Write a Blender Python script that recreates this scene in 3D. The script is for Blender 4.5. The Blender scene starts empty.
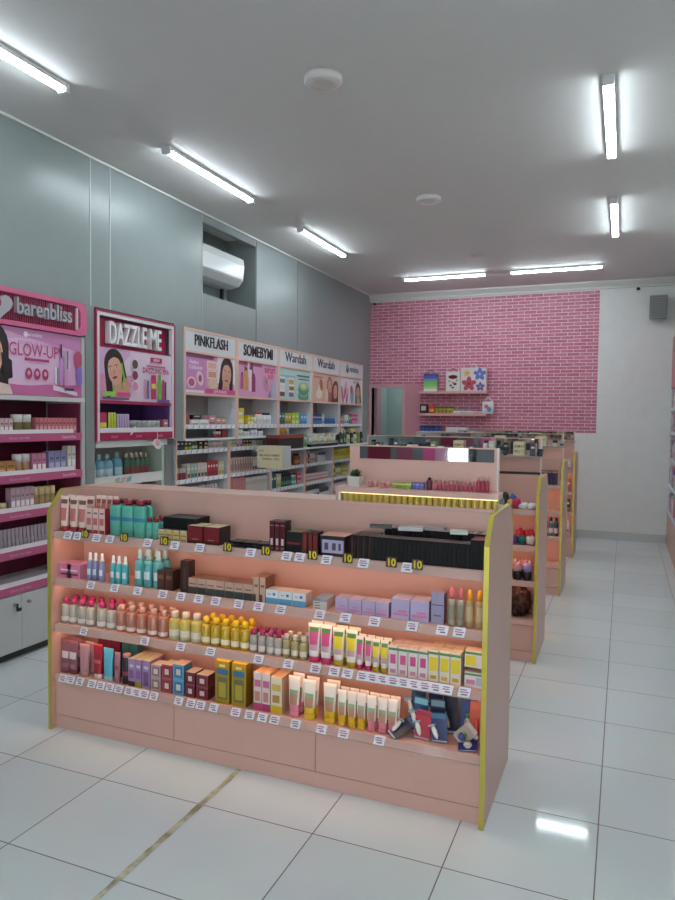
import bpy, bmesh, math, random
from mathutils import Matrix, Vector
PI = math.pi
rnd = random.Random(7)
SC = bpy.context.scene
COL = SC.collection

# ------------------------------------------------------------------ materials
MATS = {}
def lin(c):
    return c / 12.92 if c <= .04045 else ((c + .055) / 1.055) ** 2.4
def rgb(h):
    h = h.lstrip('#')
    return tuple(lin(int(h[i:i + 2], 16) / 255) for i in (0, 2, 4)) + (1,)
def mat(h, rough=.5, metal=0., emit=0., coat=0., trans=0., alpha=1., vary=0.):
    key = (h, rough, metal, emit, coat, trans, alpha, vary)
    if key in MATS:
        return MATS[key]
    m = bpy.data.materials.new('surface_' + h.strip('#'))
    m.use_nodes = True
    nt = m.node_tree
    b = nt.nodes['Principled BSDF']
    b.inputs['Base Color'].default_value = rgb(h)
    b.inputs['Roughness'].default_value = rough
    b.inputs['Metallic'].default_value = metal
    b.inputs['Coat Weight'].default_value = coat
    b.inputs['Transmission Weight'].default_value = trans
    b.inputs['Alpha'].default_value = alpha
    if emit:
        b.inputs['Emission Color'].default_value = rgb(h)
        b.inputs['Emission Strength'].default_value = emit
    # slight procedural unevenness of the finish
    n = nt.nodes.new('ShaderNodeTexNoise')
    n.inputs['Scale'].default_value = 9 if vary else 40
    tc = nt.nodes.new('ShaderNodeTexCoord')
    nt.links.new(tc.outputs['Object'], n.inputs['Vector'])
    mr = nt.nodes.new('ShaderNodeMapRange')
    mr.inputs['To Min'].default_value = max(0, rough - .04)
    mr.inputs['To Max'].default_value = min(1, rough + .04)
    nt.links.new(n.outputs['Fac'], mr.inputs['Value'])
    nt.links.new(mr.outputs['Result'], b.inputs['Roughness'])
    if vary:
        mx = nt.nodes.new('ShaderNodeMix')
        mx.data_type = 'RGBA'
        c = rgb(h)
        mx.inputs[6].default_value = tuple(x * (1 - vary) for x in c[:3]) + (1,)
        mx.inputs[7].default_value = tuple(min(1, x * (1 + vary)) for x in c[:3]) + (1,)
        nt.links.new(n.outputs['Fac'], mx.inputs[0])
        nt.links.new(mx.outputs[2], b.inputs['Base Color'])
    MATS[key] = m
    return m
def M(x):
    if isinstance(x, str):
        return mat(x, .4)
    if isinstance(x, tuple):
        return mat(*x)
    return x

# ------------------------------------------------------------------ mesh builder
_text = {}
def text_geo(s, bold=0., shear=0.):
    """letters of the built-in font as flat polygons, height of a capital about .7"""
    k = (s, bold, shear)
    if k not in _text:
        cu = bpy.data.curves.new('letters', 'FONT')
        cu.body = s; cu.size = 1; cu.offset = bold; cu.shear = shear
        cu.resolution_u = 3; cu.align_x = 'CENTER'
        o = bpy.data.objects.new('letters', cu); COL.objects.link(o)
        dg = bpy.context.evaluated_depsgraph_get()
        me = o.evaluated_get(dg).to_mesh()
        vs = [tuple(v.co) for v in me.vertices]; fs = [tuple(p.vertices) for p in me.polygons]
        o.evaluated_get(dg).to_mesh_clear()
        bpy.data.objects.remove(o); bpy.data.curves.remove(cu)
        _text[k] = (vs, fs)
    return _text[k]

class MB:
    def __init__(s):
        s.v = []; s.f = []; s.m = []; s.sm = []; s.mats = []
    def mi(s, m):
        m = M(m)
        if m not in s.mats: s.mats.append(m)
        return s.mats.index(m)
    def add(s, vs, fs, m, smooth=False):
        b = len(s.v); s.v += [tuple(p) for p in vs]
        for k, f in enumerate(fs):
            s.f.append([b + i for i in f])
            s.m.append(s.mi(m(k) if callable(m) else m)); s.sm.append(smooth)
    def box(s, x0, x1, y0, y1, z0, z1, m, b=0.):
        if b <= 0:
            s.add([(x0, y0, z0), (x1, y0, z0), (x1, y1, z0), (x0, y1, z0), (x0, y0, z1), (x1, y0, z1), (x1, y1, z1), (x0, y1, z1)],
                  [(0, 3, 2, 1), (4, 5, 6, 7), (0, 1, 5, 4), (1, 2, 6, 5), (2, 3, 7, 6), (3, 0, 4, 7)], m)
            return s
        bm = bmesh.new(); bmesh.ops.create_cube(bm, size=1)
        for v in bm.verts:
            v.co = Vector(((x0 + x1) / 2 + v.co.x * (x1 - x0), (y0 + y1) / 2 + v.co.y * (y1 - y0), (z0 + z1) / 2 + v.co.z * (z1 - z0)))
        bmesh.ops.bevel(bm, geom=bm.edges[:], offset=b, segments=2, affect='EDGES', profile=.7)
        bm.verts.index_update()
        s.add([v.co[:] for v in bm.verts], [[v.index for v in f.verts] for f in bm.faces], m)
        bm.free(); return s
    def quad(s, p, m):
        s.add(p, [tuple(range(len(p)))], m)
    def loft(s, rings, m, smooth=True, cap0=True, cap1=True):
        """rings: list of equal-length point loops; m(i, j) or a material"""
        n = len(rings[0]); vs = [p for r in rings for p in r]; b = len(s.v)
        s.v += [tuple(p) for p in vs]
        g = m if callable(m) and not isinstance(m, str) else (lambda i, j: m)
        for i in range(len(rings) - 1):
            for j in range(n):
                k = (j + 1) % n
                s.f.append([b + i * n + j, b + i * n + k, b + (i + 1) * n + k, b + (i + 1) * n + j])
                s.m.append(s.mi(g(i, j))); s.sm.append(smooth)
        if cap0: s.f.append([b + j for j in reversed(range(n))]); s.m.append(s.mi(g(0, 0))); s.sm.append(False)
        if cap1: s.f.append([b + (len(rings) - 1) * n + j for j in range(n)]); s.m.append(s.mi(g(len(rings) - 2, 0))); s.sm.append(False)
        return s
    def lathe(s, prof, m, n=14, cx=0, cy=0, ky=1.):
        """prof: (radius, z) ; m: material or m(i, j)"""
        return s.loft([[(cx + r * math.cos(2 * PI * j / n), cy + ky * r * math.sin(2 * PI * j / n), z) for j in range(n)] for r, z in prof], m)
    def prism(s, pts, y0, y1, m, side=None):
        """outline in x,z pushed along y"""
        n = len(pts)
        a = [(x, y0, z) for x, z in pts]; c = [(x, y1, z) for x, z in pts]
        s.add(a + c, [tuple(range(n)), tuple(range(2 * n - 1, n - 1, -1))], m)
        s.add(a + c, [(i, i + n, (i + 1) % n + n, (i + 1) % n) for i in range(n)], side or m)
        return s
    def prism_x(s, pts, x0, x1, m):
        n = len(pts)
        a = [(x0, y, z) for y, z in pts]; c = [(x1, y, z) for y, z in pts]
        s.add(a + c, [tuple(range(n)), tuple(range(2 * n - 1, n - 1, -1))] + [(i, i + n, (i + 1) % n + n, (i + 1) % n) for i in range(n)], m)
        return s
    def text(s, t, u, v, size, m, y=0., depth=0., bold=0., sx=1., shear=0., rot=0.):
        """t centred on u, baseline v, on the plane y (front towards -y)"""
        vs, fs = text_geo(t, bold, shear)
        ca, sa = math.cos(rot), math.sin(rot)
        def pt(p, yy):
            a, c = p[0] * size * sx, p[1] * size
            return (u + a * ca - c * sa, yy, v + a * sa + c * ca)
        s.add([pt(p, y - depth) for p in vs], fs, m)
        if depth:
            n = len(vs); cnt = {}
            for f in fs:
                for i in range(len(f)):
                    a, c = f[i], f[(i + 1) % len(f)]
                    cnt[(a, c)] = 1
            side = [(a, c) for (a, c) in cnt if (c, a) not in cnt]
            s.add([pt(p, y - depth) for p in vs] + [pt(p, y) for p in vs], [(a, a + n, c + n, c) for a, c in side], m)
        return s
    def ell(s, u, v, ru, rv, m, y, rot=0., n=18, a0=0., a1=2 * PI):
        ca, sa = math.cos(rot), math.sin(rot)
        pts = []
        for i in range(n):
            t = a0 + (a1 - a0) * i / (n if abs(a1 - a0 - 2 * PI) < 1e-6 else n - 1)
            a, c = ru * math.cos(t), rv * math.sin(t)
            pts.append((u + a * ca - c * sa, y, v + a * sa + c * ca))
        s.add(pts, [tuple(range(len(pts)))], m)
    def xf(s, mtx):
        s.v = [tuple(mtx @ Vector(p)) for p in s.v]; return s
    def mesh(s, name):
        me = bpy.data.meshes.new(name)
        me.from_pydata(s.v, [], s.f)
        for m in s.mats: me.materials.append(m)
        me.polygons.foreach_set('material_index', s.m)
        me.polygons.foreach_set('use_smooth', s.sm)
        bm = bmesh.new(); bm.from_mesh(me)
        bmesh.ops.recalc_face_normals(bm, faces=bm.faces) if len(s.f) > 1 else None
        bm.to_mesh(me); bm.free(); me.update()
        return me

def put(name, me, parent=None, loc=(0, 0, 0), rz=0., rx=0., ry=0.):
    o = bpy.data.objects.new(name, me.mesh(name) if isinstance(me, MB) else me)
    COL.objects.link(o); o.location = loc; o.rotation_euler = (rx, ry, rz)
    if parent: o.parent = parent
    return o
def tag(o, label, cat, group=None):
    o['label'] = label; o['category'] = cat
    if group: o['group'] = group
    return o
def thing(name, label, cat, loc=(0, 0, 0), rz=0., group=None):
    o = bpy.data.objects.new(name, None); COL.objects.link(o)
    o.location = loc; o.rotation_euler = (0, 0, rz); o.empty_display_size = .05
    return tag(o, label, cat, group)
def struct(name, mb, label=None, parent=None):
    o = put(name, mb, parent); o['kind'] = 'structure'
    if label: o['label'] = label
    return o

# ------------------------------------------------------------------ products (front towards -y, standing on z = 0)
def ring_se(rx, ry, z, n=16, p=2.):
    out = []
    for j in range(n):
        t = 2 * PI * j / n; c, d = math.cos(t), math.sin(t)
        out.append((rx * math.copysign(abs(c) ** (2 / p), c), ry * math.copysign(abs(d) ** (2 / p), d), z))
    return out
def front(j, n, half=.21):
    """is face j of n turned to the front (-y)?"""
    a = ((j + .5) / n - .75 + .5) % 1 - .5
    return abs(a) < half
def tube(w, h, body, cap, spots=None, d=None, bands=()):
    """squeeze tube standing on its cap, crimped flat at the top; spots / bands: (z from, z to, colour) in heights"""
    d = d or w * .72; n = 16
    ch = .14 * h
    c = MB(); c.lathe([(w * .40, 0), (w * .42, .004), (w * .42, ch - .003), (w * .39, ch)], cap, 14, ky=d / w)
    b = MB(); zs = [ch + .001, ch + .03 * h, .3 * h, .45 * h, .55 * h, .66 * h, .78 * h, .9 * h, h]
    R = []
    for z in zs:
        t = (z - ch) / (h - ch)
        R.append(ring_se(w * (.40 + .1 * t), max(d * .42 * (1 - t ** 1.4), .0012), z, n, 2 + t))
    def f(i, j):
        z = (zs[i] + zs[i + 1]) / 2 / h
        for a, e, col in bands:
            if a <= z <= e: return col
        if front(j, n, .12):
            for a, e, col in spots or ():
                if a <= z <= e: return col
        return body
    b.loft(R, f)
    return [('tube_body', b), ('cap', c)]
def bottle(w, h, body, cap, label=None, cap_h=.2, shoulder=.1, cap_w=.6, d=None, round_cap=False, lz=(.2, .55), p=2., liquid=None, neck=.02):
    d = d or w; n = 16; H = h * (1 - cap_h)
    zs = [(0, .86), (.01, .98), (lz[0], 1), (lz[1], 1), (1 - shoulder - .04, 1), (1 - shoulder * .4, .86), (1, cap_w * .8)]
    R = [ring_se(w / 2 * k, d / 2 * k, z * H, n, p) for z, k in zs]
    def f(i, j):
        if label and i == 2 and front(j, n, .19): return label
        if liquid and i < 3: return liquid
        return body
    b = MB(); b.loft(R, f)
    c = MB(); cw = w * cap_w / 2
    if round_cap:
        prof = [(cw * .8, H + .001), (cw * 1.05, H + .2 * cap_h * h), (cw * 1.15, H + .55 * cap_h * h), (cw * .8, H + .9 * cap_h * h), (cw * .2, h)]
    else:
        prof = [(cw, H + .001), (cw, h - .003), (cw * .88, h)]
    c.lathe(prof, cap, 12, ky=min(1, d / w * 1.2))
    return [('bottle_body', b), ('cap', c)]
def spray(w, h, body, cap):
    n = 14; H = h * .72
    b = MB(); b.loft([ring_se(w / 2 * k, w / 2 * k, z * H, n) for z, k in ((0, .9), (.02, 1), (.3, 1), (.6, 1), (.86, 1), (.95, .8), (1, .5))],
                     lambda i, j: '#dfe6ea' if i == 2 and front(j, n, .12) else body)
    c = MB(); c.lathe([(w * .3, H), (w * .3, h * .78), (w * .22, h * .8), (w * .22, h * .96), (w * .16, h)], cap, 12)
    return [('bottle_body', b), ('spray_cap', c)]
def carton(w, h, d, col, marks=(), side=None, top=None):
    """a printed folding box; marks: (u0, v0, u1, v1, colour) in widths / heights on the front"""
    b = MB(); x, y = w / 2, d / 2
    b.add([(-x, -y, 0), (x, -y, 0), (x, y, 0), (-x, y, 0), (-x, -y, h), (x, -y, h), (x, y, h), (-x, y, h)],
          [(0, 3, 2, 1), (4, 5, 6, 7), (0, 1, 5, 4), (1, 2, 6, 5), (2, 3, 7, 6), (3, 0, 4, 7)],
          lambda k: [col, top or side or col, col, side or col, side or col, side or col][k])
    for k, (u0, v0, u1, v1, c) in enumerate(marks):
        yy = -y - .0003 - .0002 * k
        b.quad([(-x + u0 * w, yy, v0 * h), (-x + u1 * w, yy, v0 * h), (-x + u1 * w, yy, v1 * h), (-x + u0 * w, yy, v1 * h)], c)
    return [('carton', b)]
def jar(w, h, body, lid):
    b = MB(); b.lathe([(w * .42, 0), (w * .5, h * .08), (w * .5, h * .55), (w * .46, h * .6)], body, 14)
    c = MB(); c.lathe([(w * .5, h * .6), (w * .5, h * .95), (w * .46, h)], lid, 14)
    return [('jar_body', b), ('lid', c)]
def merge(parts):
    """all parts as one mesh, for goods too small in view to show them"""
    m = MB()
    for _, b in parts:
        o = len(m.v); m.v += b.v
        for f, k, s in zip(b.f, b.m, b.sm):
            m.f.append([i + o for i in f]); m.m.append(m.mi(b.mats[k])); m.sm.append(s)
    return m

_proto = {}
def proto(fn, args, whole):
    key = (fn.__name__, repr(args), whole)
    if key not in _proto:
        parts = fn(**args)
        if whole or len(parts) == 1:
            _proto[key] = merge(parts).mesh(fn.__name__)
        else:
            _proto[key] = [(n, b.mesh(n)) for n, b in parts]
    return _proto[key]
ORD = 'first second third fourth fifth sixth seventh eighth ninth tenth eleventh twelfth thirteenth fourteenth fifteenth sixteenth seventeenth eighteenth nineteenth twentieth'.split()
ORD += ['twenty-' + o for o in ORD[:9]] + ['thirtieth'] + ['thirty-' + o for o in ORD[:9]]
def goods(name, fn, args, loc, rz, label, cat, group, whole=False):
    p = proto(fn, args, whole)
    if isinstance(p, list):
        o = thing(name, label, cat, loc, rz, group)
        for n, me in p: put(n, me, o)
    else:
        o = put(name, p, None, loc, rz); tag(o, label, cat, group)
    return o
# stock of the near gondola: shelf, name, maker, sizes, look, category, x of each column, y of each row, z
G1_STOCK = [
    (0, 'squeeze_tube', 'tube', {'w': 0.0544, 'h': 0.1761, 'body': '#f0d2c5', 'cap': '#b03a45', 'spots': ((0.25, 0.72, '#cf7f78'), (0.82, 0.88, '#8d5a58')), 'd': 0.036}, 'pale pink tube with red cap', 'tube', [-2.583, -2.525, -2.466], [2.69, 2.738], 0.996),
    (0, 'squeeze_tube', 'tube', {'w': 0.0325, 'h': 0.1795, 'body': '#eccabc', 'cap': '#b03a45', 'spots': ((0.25, 0.72, '#cf7f78'), (0.82, 0.88, '#8d5a58')), 'd': 0.036}, 'pink tube behind the pink cartons', 'tube', [-2.434, -2.399, -2.363, -2.327], [2.765], 0.996),
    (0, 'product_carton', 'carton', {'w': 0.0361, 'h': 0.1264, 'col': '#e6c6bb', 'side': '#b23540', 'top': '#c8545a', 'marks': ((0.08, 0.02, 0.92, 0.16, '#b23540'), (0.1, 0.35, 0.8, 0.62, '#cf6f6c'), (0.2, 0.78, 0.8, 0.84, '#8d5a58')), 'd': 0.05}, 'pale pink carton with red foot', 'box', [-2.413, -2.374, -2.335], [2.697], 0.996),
    (0, 'lotion_bottle', 'bottle', {'w': 0.067, 'h': 0.1743, 'body': '#5fb3a0', 'cap': '#8e1f33', 'label': '#3c7fa6', 'cap_h': 0.13, 'shoulder': 0.1, 'cap_w': 0.66, 'lz': (0.5, 0.62), 'p': 3.0, 'd': 0.034}, 'tall flat teal bottle with red cap', 'bottle', [-2.26, -2.19, -2.12], [2.689, 2.743], 0.996),
    (0, 'lotion_bottle', 'bottle', {'w': 0.0342, 'h': 0.1002, 'body': '#5fb3a0', 'cap': '#8e1f33', 'label': '#57a898', 'cap_h': 0.2, 'shoulder': 0.1, 'cap_w': 0.66, 'lz': (0.5, 0.62), 'p': 3.0, 'd': 0.03}, 'short teal bottle with red cap', 'bottle', [-2.06, -2.023], [2.687, 2.729, 2.771], 0.996),
    (0, 'lipstick_carton', 'carton', {'w': 0.0373, 'h': 0.0535, 'col': '#cdb27c', 'top': '#221c1c', 'side': '#a58b58', 'marks': ((0.1, 0.1, 0.9, 0.22, '#8d7546'), (0.1, 0.5, 0.9, 0.58, '#7a6439'), (0.25, 0.88, 0.75, 0.97, '#e6dcc0')), 'd': 0.03}, 'gold lipstick carton', 'box', [-1.984, -1.944, -1.904, -1.863], [2.687], 0.996),
    (0, 'display_tray', 'carton', {'w': 0.1803, 'h': 0.1048, 'col': ('#050506', 0.75), 'top': '#2b2a30', 'd': 0.12}, 'flat black display carton behind gold cartons', 'box', [-1.918], [2.777], 0.996),
    (0, 'gift_carton', 'carton', {'w': 0.0812, 'h': 0.0804, 'col': '#7c1a26', 'side': '#1c1316', 'top': '#c9b28c', 'marks': ((0, 0, 1, 0.16, '#3a1016'), (0.3, 0.24, 0.7, 0.27, '#c59a7a'), (0.02, 0.98, 0.98, 1.0, '#5b121c')), 'd': 0.1}, 'dark red carton with cream lid', 'box', [-1.8, -1.713], [2.722], 0.996),
    (0, 'powder_compact', 'compact', {'w': 0.066, 'h': 0.026, 'col': '#1d1c20', 'd': 0.075}, 'flat black powder compact', 'compact', [-1.591, -1.522, -1.453], [2.71], 0.996),
    (0, 'lip_colour_carton', 'carton', {'w': 0.023, 'h': 0.1297, 'col': '#571721', 'top': '#1c1518', 'side': '#1b1013', 'marks': ((0.25, 0.2, 0.75, 0.42, '#d7c5c3'), (0.2, 0.06, 0.8, 0.12, '#9c6a6a'), (0.1, 0.84, 0.9, 0.88, '#9c6a6a')), 'd': 0.028}, 'slim dark red carton with white label', 'box', [-1.405, -1.379, -1.353], [2.686, 2.72], 0.996),
    (0, 'palette_carton', 'carton', {'w': 0.0733, 'h': 0.0894, 'col': '#141214', 'top': '#6f6a35', 'side': '#191517', 'marks': ((0.05, 0.4, 0.9, 0.5, '#8a2d33'),), 'd': 0.1}, 'black palette carton with olive lid', 'box', [-1.297], [2.722], 0.996),
    (0, 'lip_colour_carton', 'carton', {'w': 0.022, 'h': 0.0931, 'col': '#5e1a1d', 'side': '#120f10', 'top': '#1a1617', 'marks': ((0.2, 0.15, 0.8, 0.85, '#79251f'),), 'd': 0.06}, 'short red and black carton', 'box', [-1.247, -1.222, -1.197], [2.702], 0.996),
    (0, 'display_tray', 'carton', {'w': 0.1155, 'h': 0.0854, 'col': '#16131a', 'top': '#d99a86', 'marks': ((0.1, 0.15, 0.95, 0.8, '#b9aecb'), (0.2, 0.3, 0.35, 0.65, '#4d4860'), (0.5, 0.3, 0.65, 0.65, '#4d4860'), (0.75, 0.3, 0.85, 0.65, '#4d4860')), 'd': 0.11}, 'black tray with peach lid and lilac card', 'box', [-1.12], [2.727], 0.996),
    (0, 'lip_colour_carton', 'carton', {'w': 0.0223, 'h': 0.097, 'col': ('#050506', 0.75), 'top': '#5e4b4a', 'side': '#3d1d17', 'marks': ((0.0, 0.05, 0.25, 0.95, '#4b241c'),), 'd': 0.12}, 'slim black carton with brown edge', 'box', [-1.022, -0.996, -0.971, -0.946], [2.732], 0.996),
    (0, 'palette_carton', 'carton', {'w': 0.0167, 'h': 0.0961, 'col': ('#050506', 0.75), 'top': '#7d6264', 'side': ('#050506', 0.75), 'marks': (), 'd': 0.07}, 'slim black palette carton in the long row', 'box', [-0.924, -0.906, -0.888, -0.87, -0.852, -0.835, -0.817, -0.799, -0.781, -0.763, -0.745, -0.727, -0.709, -0.691, -0.673, -0.655, -0.637, -0.619, -0.601, -0.583, -0.566, -0.548], [2.707], 0.996),
    (0, 'palette_carton', 'carton', {'w': 0.0123, 'h': 0.114, 'col': ('#050506', 0.75), 'top': '#8c4a55', 'side': ('#050506', 0.75), 'd': 0.15}, 'slim black carton with rose top', 'box', [-0.532, -0.518, -0.505, -0.491], [2.747], 0.996),
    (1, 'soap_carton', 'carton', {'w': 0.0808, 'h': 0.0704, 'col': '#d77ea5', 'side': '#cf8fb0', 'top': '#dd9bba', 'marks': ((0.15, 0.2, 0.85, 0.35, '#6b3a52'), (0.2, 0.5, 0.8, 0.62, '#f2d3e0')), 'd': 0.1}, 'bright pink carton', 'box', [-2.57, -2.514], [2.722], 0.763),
    (1, 'mist_bottle', 'spray', {'w': 0.0332, 'h': 0.1364, 'body': '#8d93bd', 'cap': '#e8eef2'}, 'slim lavender mist bottle', 'bottle', [-2.423, -2.386, -2.35], [2.689], 0.763),
    (1, 'mist_bottle', 'spray', {'w': 0.034, 'h': 0.1338, 'body': '#4fb4bf', 'cap': '#e6f0f3'}, 'aqua mist bottle with white cap', 'bottle', [-2.28, -2.243, -2.206], [2.689], 0.763),
    (1, 'mist_bottle', 'spray', {'w': 0.0509, 'h': 0.1757, 'body': '#57a9ad', 'cap': '#8fb4be'}, 'large teal mist bottle', 'bottle', [-2.128, -2.074, -2.02], [2.697, 2.754], 0.763),
    (1, 'product_carton', 'carton', {'w': 0.0421, 'h': 0.0929, 'col': '#5a332b', 'side': '#241a1a', 'top': '#3c2622', 'marks': ((0.15, 0.55, 0.85, 0.75, '#8a5a4a'),), 'd': 0.06}, 'squat brown carton', 'box', [-1.988, -1.943], [2.702], 0.763),
    (1, 'product_carton', 'carton', {'w': 0.0464, 'h': 0.1471, 'col': '#3a2420', 'side': '#2a1b19', 'top': '#4a302a', 'marks': ((0.3, 0.1, 0.7, 0.8, '#553730'),), 'd': 0.05}, 'tall dark brown carton', 'box', [-1.856], [2.697], 0.763),
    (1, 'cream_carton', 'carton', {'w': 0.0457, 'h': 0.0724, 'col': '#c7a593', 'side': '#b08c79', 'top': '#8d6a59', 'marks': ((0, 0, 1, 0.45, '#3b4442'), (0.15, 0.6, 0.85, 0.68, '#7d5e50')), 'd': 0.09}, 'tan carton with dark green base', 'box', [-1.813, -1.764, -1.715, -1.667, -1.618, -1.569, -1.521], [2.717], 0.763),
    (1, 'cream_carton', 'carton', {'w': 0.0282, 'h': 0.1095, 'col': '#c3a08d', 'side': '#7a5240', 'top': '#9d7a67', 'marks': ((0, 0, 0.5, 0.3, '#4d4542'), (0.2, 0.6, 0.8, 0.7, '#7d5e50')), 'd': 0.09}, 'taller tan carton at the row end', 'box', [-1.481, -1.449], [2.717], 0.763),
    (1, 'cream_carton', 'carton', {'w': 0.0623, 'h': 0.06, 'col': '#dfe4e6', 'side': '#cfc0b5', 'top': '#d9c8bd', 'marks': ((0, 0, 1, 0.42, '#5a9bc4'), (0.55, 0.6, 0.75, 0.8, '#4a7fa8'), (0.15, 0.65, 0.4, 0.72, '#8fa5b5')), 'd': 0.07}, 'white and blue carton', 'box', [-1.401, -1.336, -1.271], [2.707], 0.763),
    (1, 'sheet_mask_carton', 'carton', {'w': 0.0619, 'h': 0.0108, 'col': '#d8cfc4', 'side': '#c9bdb2', 'top': '#d8cfc4', 'marks': ((0.1, 0.3, 0.5, 0.7, '#8a8378'),), 'd': 0.11}, 'bottom flat carton of the small stack', 'box', [-1.173], [2.727], 0.763),
    (1, 'sheet_mask_carton', 'carton', {'w': 0.0619, 'h': 0.0108, 'col': '#c9d0c4', 'side': '#c9bdb2', 'top': '#d8cfc4', 'marks': ((0.1, 0.3, 0.5, 0.7, '#8a8378'),), 'd': 0.11}, 'second flat carton of the small stack', 'box', [-1.173], [2.727], 0.7745),
    (1, 'sheet_mask_carton', 'carton', {'w': 0.0619, 'h': 0.0108, 'col': '#d8cfc4', 'side': '#c9bdb2', 'top': '#d8cfc4', 'marks': ((0.1, 0.3, 0.5, 0.7, '#8a8378'),), 'd': 0.11}, 'third flat carton of the small stack', 'box', [-1.173], [2.727], 0.786),
    (1, 'sheet_mask_carton', 'carton', {'w': 0.0619, 'h': 0.0108, 'col': '#8fa6b8', 'side': '#c9bdb2', 'top': '#93a7bb', 'marks': ((0.1, 0.3, 0.5, 0.7, '#8a8378'),), 'd': 0.11}, 'blue-topped upper flat carton of the small stack', 'box', [-1.173], [2.727], 0.7975),
    (1, 'cream_carton', 'carton', {'w': 0.0566, 'h': 0.0607, 'col': '#b9a9ca', 'side': '#b0a0c0', 'top': '#c8b8cf', 'marks': ((0.1, 0.15, 0.9, 0.3, '#c985b5'), (0.3, 0.4, 0.8, 0.48, '#c985b5')), 'd': 0.07}, 'small lilac carton', 'box', [-1.074, -1.014, -0.954, -0.895], [2.707], 0.763),
    (1, 'cream_carton', 'carton', {'w': 0.0764, 'h': 0.0847, 'col': '#b8accf', 'side': '#9d8fb6', 'top': '#c3b7d0', 'marks': ((0.1, 0.2, 0.9, 0.32, '#d07fae'), (0.35, 0.36, 0.85, 0.46, '#d07fae')), 'd': 0.09}, 'large lilac carton', 'box', [-0.817, -0.737], [2.717], 0.763),
    (1, 'serum_carton', 'carton', {'w': 0.0517, 'h': 0.1254, 'col': '#9b96b3', 'side': '#5f5a7c', 'top': '#8f8aa8', 'marks': ((0.05, 0.6, 0.95, 0.63, '#4d4966'), (0.2, 0.25, 0.8, 0.3, '#6d6888')), 'd': 0.05}, 'tall grey lilac carton', 'box', [-0.664], [2.697], 0.763),
    (1, 'body_mist_bottle', 'bottle', {'w': 0.0308, 'h': 0.1508, 'body': '#a7a392', 'cap': '#d4697d', 'label': '#8f9480', 'cap_h': 0.3, 'shoulder': 0.06, 'cap_w': 0.55, 'round_cap': True, 'lz': (0.25, 0.8)}, 'silvery bottle with pink bulb cap', 'bottle', [-0.612, -0.574], [2.687], 0.763),
    (1, 'body_mist_bottle', 'bottle', {'w': 0.0301, 'h': 0.1507, 'body': '#b0a372', 'cap': '#eda51c', 'label': '#c9b88a', 'cap_h': 0.3, 'shoulder': 0.06, 'cap_w': 0.6, 'round_cap': True, 'lz': (0.25, 0.8)}, 'silvery bottle with orange bulb cap', 'bottle', [-0.537, -0.502], [2.687], 0.763),
    (2, 'cleansing_water_bottle', 'bottle', {'w': 0.0521, 'h': 0.1265, 'body': ('#e3dccd', 0.08, 0.0, 0.0, 0.3, 0.45), 'cap': '#c22f74', 'label': '#e6dcd6', 'cap_h': 0.24, 'shoulder': 0.1, 'cap_w': 0.55, 'round_cap': True, 'lz': (0.12, 0.35)}, 'clear bottle with magenta cap', 'bottle', [-2.584, -2.533, -2.478, -2.423], [2.698, 2.77], 0.531),
    (2, 'cleansing_water_bottle', 'bottle', {'w': 0.0553, 'h': 0.1271, 'body': ('#e3dccd', 0.08, 0.0, 0.0, 0.3, 0.45), 'cap': '#c22f74', 'label': '#e9dfda', 'cap_h': 0.24, 'shoulder': 0.1, 'cap_w': 0.55, 'round_cap': True, 'lz': (0.12, 0.35)}, 'clear bottle with magenta cap after the gap', 'bottle', [-2.357, -2.298], [2.7, 2.775], 0.531),
    (2, 'cleansing_water_bottle', 'bottle', {'w': 0.0584, 'h': 0.1262, 'body': ('#d28a72', 0.1, 0.0, 0.0, 0.3, 0.3), 'cap': '#e3b7ad', 'label': '#ecd9d2', 'cap_h': 0.2, 'shoulder': 0.1, 'cap_w': 0.5, 'lz': (0.1, 0.28)}, 'salmon bottle with pale cap', 'bottle', [-2.235, -2.174, -2.113, -2.051, -1.99], [2.701, 2.766], 0.531),
    (2, 'cleansing_water_bottle', 'bottle', {'w': 0.0578, 'h': 0.1328, 'body': '#c9b75c', 'cap': '#e8d9c4', 'label': '#e4dfc9', 'cap_h': 0.24, 'shoulder': 0.12, 'cap_w': 0.6, 'lz': (0.2, 0.5), 'liquid': '#c8c3a4'}, 'two-tone oil bottle with cream cap', 'bottle', [-1.929, -1.868, -1.807], [2.701], 0.531),
    (2, 'cleansing_water_bottle', 'bottle', {'w': 0.0484, 'h': 0.1306, 'body': ('#d8b62c', 0.1, 0.0, 0.0, 0.3, 0.25), 'cap': '#e2bd1f', 'label': '#efe6c2', 'cap_h': 0.26, 'shoulder': 0.1, 'cap_w': 0.6, 'round_cap': True, 'lz': (0.15, 0.4)}, 'yellow bottle with yellow cap', 'bottle', [-1.751, -1.7, -1.648, -1.597, -1.546], [2.696, 2.751], 0.531),
    (2, 'cleansing_water_bottle', 'bottle', {'w': 0.0381, 'h': 0.1025, 'body': ('#d6ccc4', 0.08, 0.0, 0.0, 0.3, 0.45), 'cap': '#b3356f', 'label': '#ddd2cc', 'cap_h': 0.22, 'shoulder': 0.12, 'cap_w': 0.6, 'lz': (0.15, 0.45)}, 'mini clear bottle with pink cap', 'bottle', [-1.499, -1.458, -1.417, -1.376], [2.691, 2.735], 0.531),
    (2, 'cleansing_water_bottle', 'bottle', {'w': 0.037, 'h': 0.1014, 'body': ('#cfc48c', 0.08, 0.0, 0.0, 0.3, 0.4), 'cap': '#e3d3c4', 'label': '#dcd6c0', 'cap_h': 0.24, 'shoulder': 0.12, 'cap_w': 0.6, 'lz': (0.2, 0.5)}, 'mini olive bottle with cream cap', 'bottle', [-1.336, -1.296, -1.256], [2.691, 2.734], 0.531),
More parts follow.
